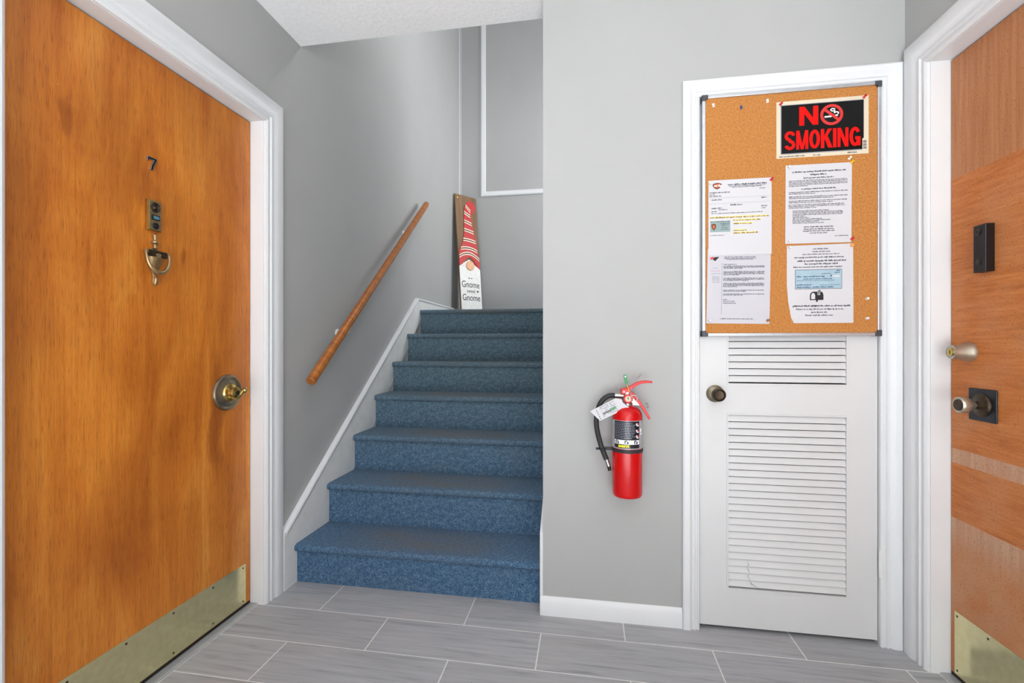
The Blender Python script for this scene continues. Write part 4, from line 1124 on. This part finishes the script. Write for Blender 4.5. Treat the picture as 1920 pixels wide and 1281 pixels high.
def letter(ch):
    h, wd_, s = LH, LW2, SWD; e = s/2
    def f(bm):
        if ch == 'S':
            strip(bm, arc(wd_/2, h*.735, wd_/2-e, h*.265-e, 8, 180, 10) + arc(wd_/2, h*.735, wd_/2-e, h*.265-e, 180, 265, 5)[1:] + arc(wd_/2, h*.265, wd_/2-e, h*.265-e, 85, 0, 5) + arc(wd_/2, h*.265, wd_/2-e, h*.265-e, 0, -172, 10)[1:], s)
        elif ch == 'M':
            box(bm, 0, s*.85, -.0012, -.0005, 0, h); box(bm, wd_*1.12-s*.85, wd_*1.12, -.0012, -.0005, 0, h)
            m_ = wd_*1.12/2
            prism(bm, [(0, h), (s*.95, h), (m_+s*.32, 0), (m_-s*.40, 0)], 'y', -.00125, -.0005)
            prism(bm, [(wd_*1.12, h), (wd_*1.12-s*.95, h), (m_-s*.32, 0), (m_+s*.40, 0)], 'y', -.0013, -.0005)
        elif ch == 'O':
            pts = arc(wd_/2, h/2, wd_/2-e, h/2-e, 0, 360, 28); strip(bm, pts, s)
        elif ch == 'K':
            box(bm, 0, s, -.0012, -.0005, 0, h)
            prism(bm, [(s*.9, h*.36), (s*.9, h*.58), (wd_-s*1.15, h), (wd_+.001, h)], 'y', -.00125, -.0005)
            prism(bm, [(s*1.0, h*.56), (s*1.9, h*.66), (wd_+.003, 0), (wd_-s*1.1, 0)], 'y', -.0013, -.0005)
        elif ch == 'I':
            box(bm, 0, s, -.0012, -.0005, 0, h)
        elif ch == 'N':
            box(bm, 0, s*.9, -.0012, -.0005, 0, h); box(bm, wd_-s*.9, wd_, -.0012, -.0005, 0, h)
            prism(bm, [(0, h), (s, h), (wd_, 0), (wd_-s, 0)], 'y', -.00125, -.0005)
        elif ch == 'G':
            strip(bm, arc(wd_/2, h/2, wd_/2-e, h/2-e, 32, 345, 24), s)
            box(bm, wd_*.52, wd_, -.00125, -.0005, h*.34, h*.34+s*.95); box(bm, wd_-s*.95, wd_, -.0013, -.0005, .002, h*.44)
    return f
x = -.1275
for chx, adv in (('S', LW2+.0035), ('M', LW2*1.12+.0035), ('O', LW2+.0030), ('K', LW2+.0042), ('I', SWD+.0036), ('N', LW2+.0035), ('G', LW2)):
    obj('letter_'+chx.lower(), letter(chx), 'sign_red', ns, loc=(x, 0, -.0765)); x += adv
rnd = random.Random(9)
o = obj('small_print', lambda bm: (scribble(bm, -.146, -.060, -.1015, .0036, rnd, 1.2), scribble(bm, -.03, -.005, -.1015, .003, rnd), scribble(bm, .085, .118, -.1005, .004, rnd, 1.2)), 'ink', ns); o['kind'] = 'stuff'
obj('barcode_panel', boxes((.1345, .1500, -.0010, -.0004, -.094, -.050)), 'paper_cream', ns)
obj('barcode', lambda bm: [box(bm, .1365, .148, -.0013, -.0009, -.088+i*.0055, -.088+i*.0055+(.0024 if i % 2 else .0034)) for i in range(6)], 'ink', ns)['kind'] = 'stuff'

# push pins: one thing each
bm = bmesh.new()
lathe(bm, [(0, -.001), (.0048, -.001), (.0050, .0006), (.0034, .0018), (.0027, .0046), (.0032, .0074), (.0046, .0084), (.0046, .0096), (.0030, .0104), (0, .0106)], 14)
bmesh.ops.recalc_face_normals(bm, faces=bm.faces)
pin_me = bpy.data.meshes.new('push_pin'); bm.to_mesh(pin_me); bm.free()
for p in pin_me.polygons: p.use_smooth = True
pin_me.set_sharp_from_angle(angle=radians(40))
pin_by_mat = {}
def pin(x, z, mt, label, tilt=(0, 0, 0), group=None, dy=.0026):
    if mt not in pin_by_mat:
        me = pin_me.copy(); me.materials.clear(); me.materials.append(MATS[mt]); pin_by_mat[mt] = me
    o = bpy.data.objects.new('push_pin', pin_by_mat[mt]); COL.objects.link(o)
    o.location = (x, CY-dy, z); o.rotation_euler = tilt
    return tag(o, label, 'push pin', group)
T = (radians(-18), 0, radians(-22))
pin(.480, 2.020, 'pin_white', 'small white push pin alone beside the top frame corner of the cork', T, dy=.0005)
pin(.580, 2.004, 'pin_blue', 'dark blue push pin in bare cork', T, dy=.0005)
pin(.672, 2.020, 'pin_white', 'white push pin in the cork beside the no smoking sign', T, dy=.0005)
T2 = (radians(-25), 0, radians(20))
pin(.716, 2.004, 'pin_red', 'red push pin in the no smoking sign corner next to a white pin', T2)
pin(.998, 2.007, 'pin_red', 'red push pin in the no smoking sign corner next to the aluminium frame', T2)
pin(.745, 1.768, 'pin_clear', 'clear push pin in the top corner of the dense paragraph letter')
pin(.957, 1.772, 'pin_yellow', 'yellow push pin in the top corner of the dense paragraph letter', T2)
pin(.950, 1.787, 'pin_white', 'white push pin above the yellow pin', T2, dy=.0005)
pin(.683, 1.724, 'pin_red', 'red push pin in the top corner of the highlighted letter', T2, dy=.0036)
pin(.467, 1.722, 'pin_clear', 'clear push pin in the top corner of the highlighted letter', dy=.0036)
pin(.957, 1.491, 'pin_red', 'red push pin in the bottom corner of the dense paragraph letter', T2)
pin(.746, 1.492, 'pin_clear', 'clear push pin in the bottom corner of the dense paragraph letter')
pin(.747, 1.468, 'pin_clear', 'clear push pin in the top corner of the mailbox letter')
pin(.957, 1.468, 'pin_orange', 'orange push pin in the top corner of the mailbox letter')
pin(.672, 1.196, 'pin_brown', 'brown push pin in the bottom corner of the grey notice letter')
pin(.465, 1.198, 'pin_clear', 'clear push pin in the bottom corner of the grey notice letter')
pin(1.008, 1.273, 'pin_clear', 'clear push pin in bare cork level with the mailbox picture', dy=.0005)
pin(1.008, 1.201, 'pin_clear', 'clear push pin in bare cork close above the lower frame corner', dy=.0005)
bpy.context.view_layer.update()
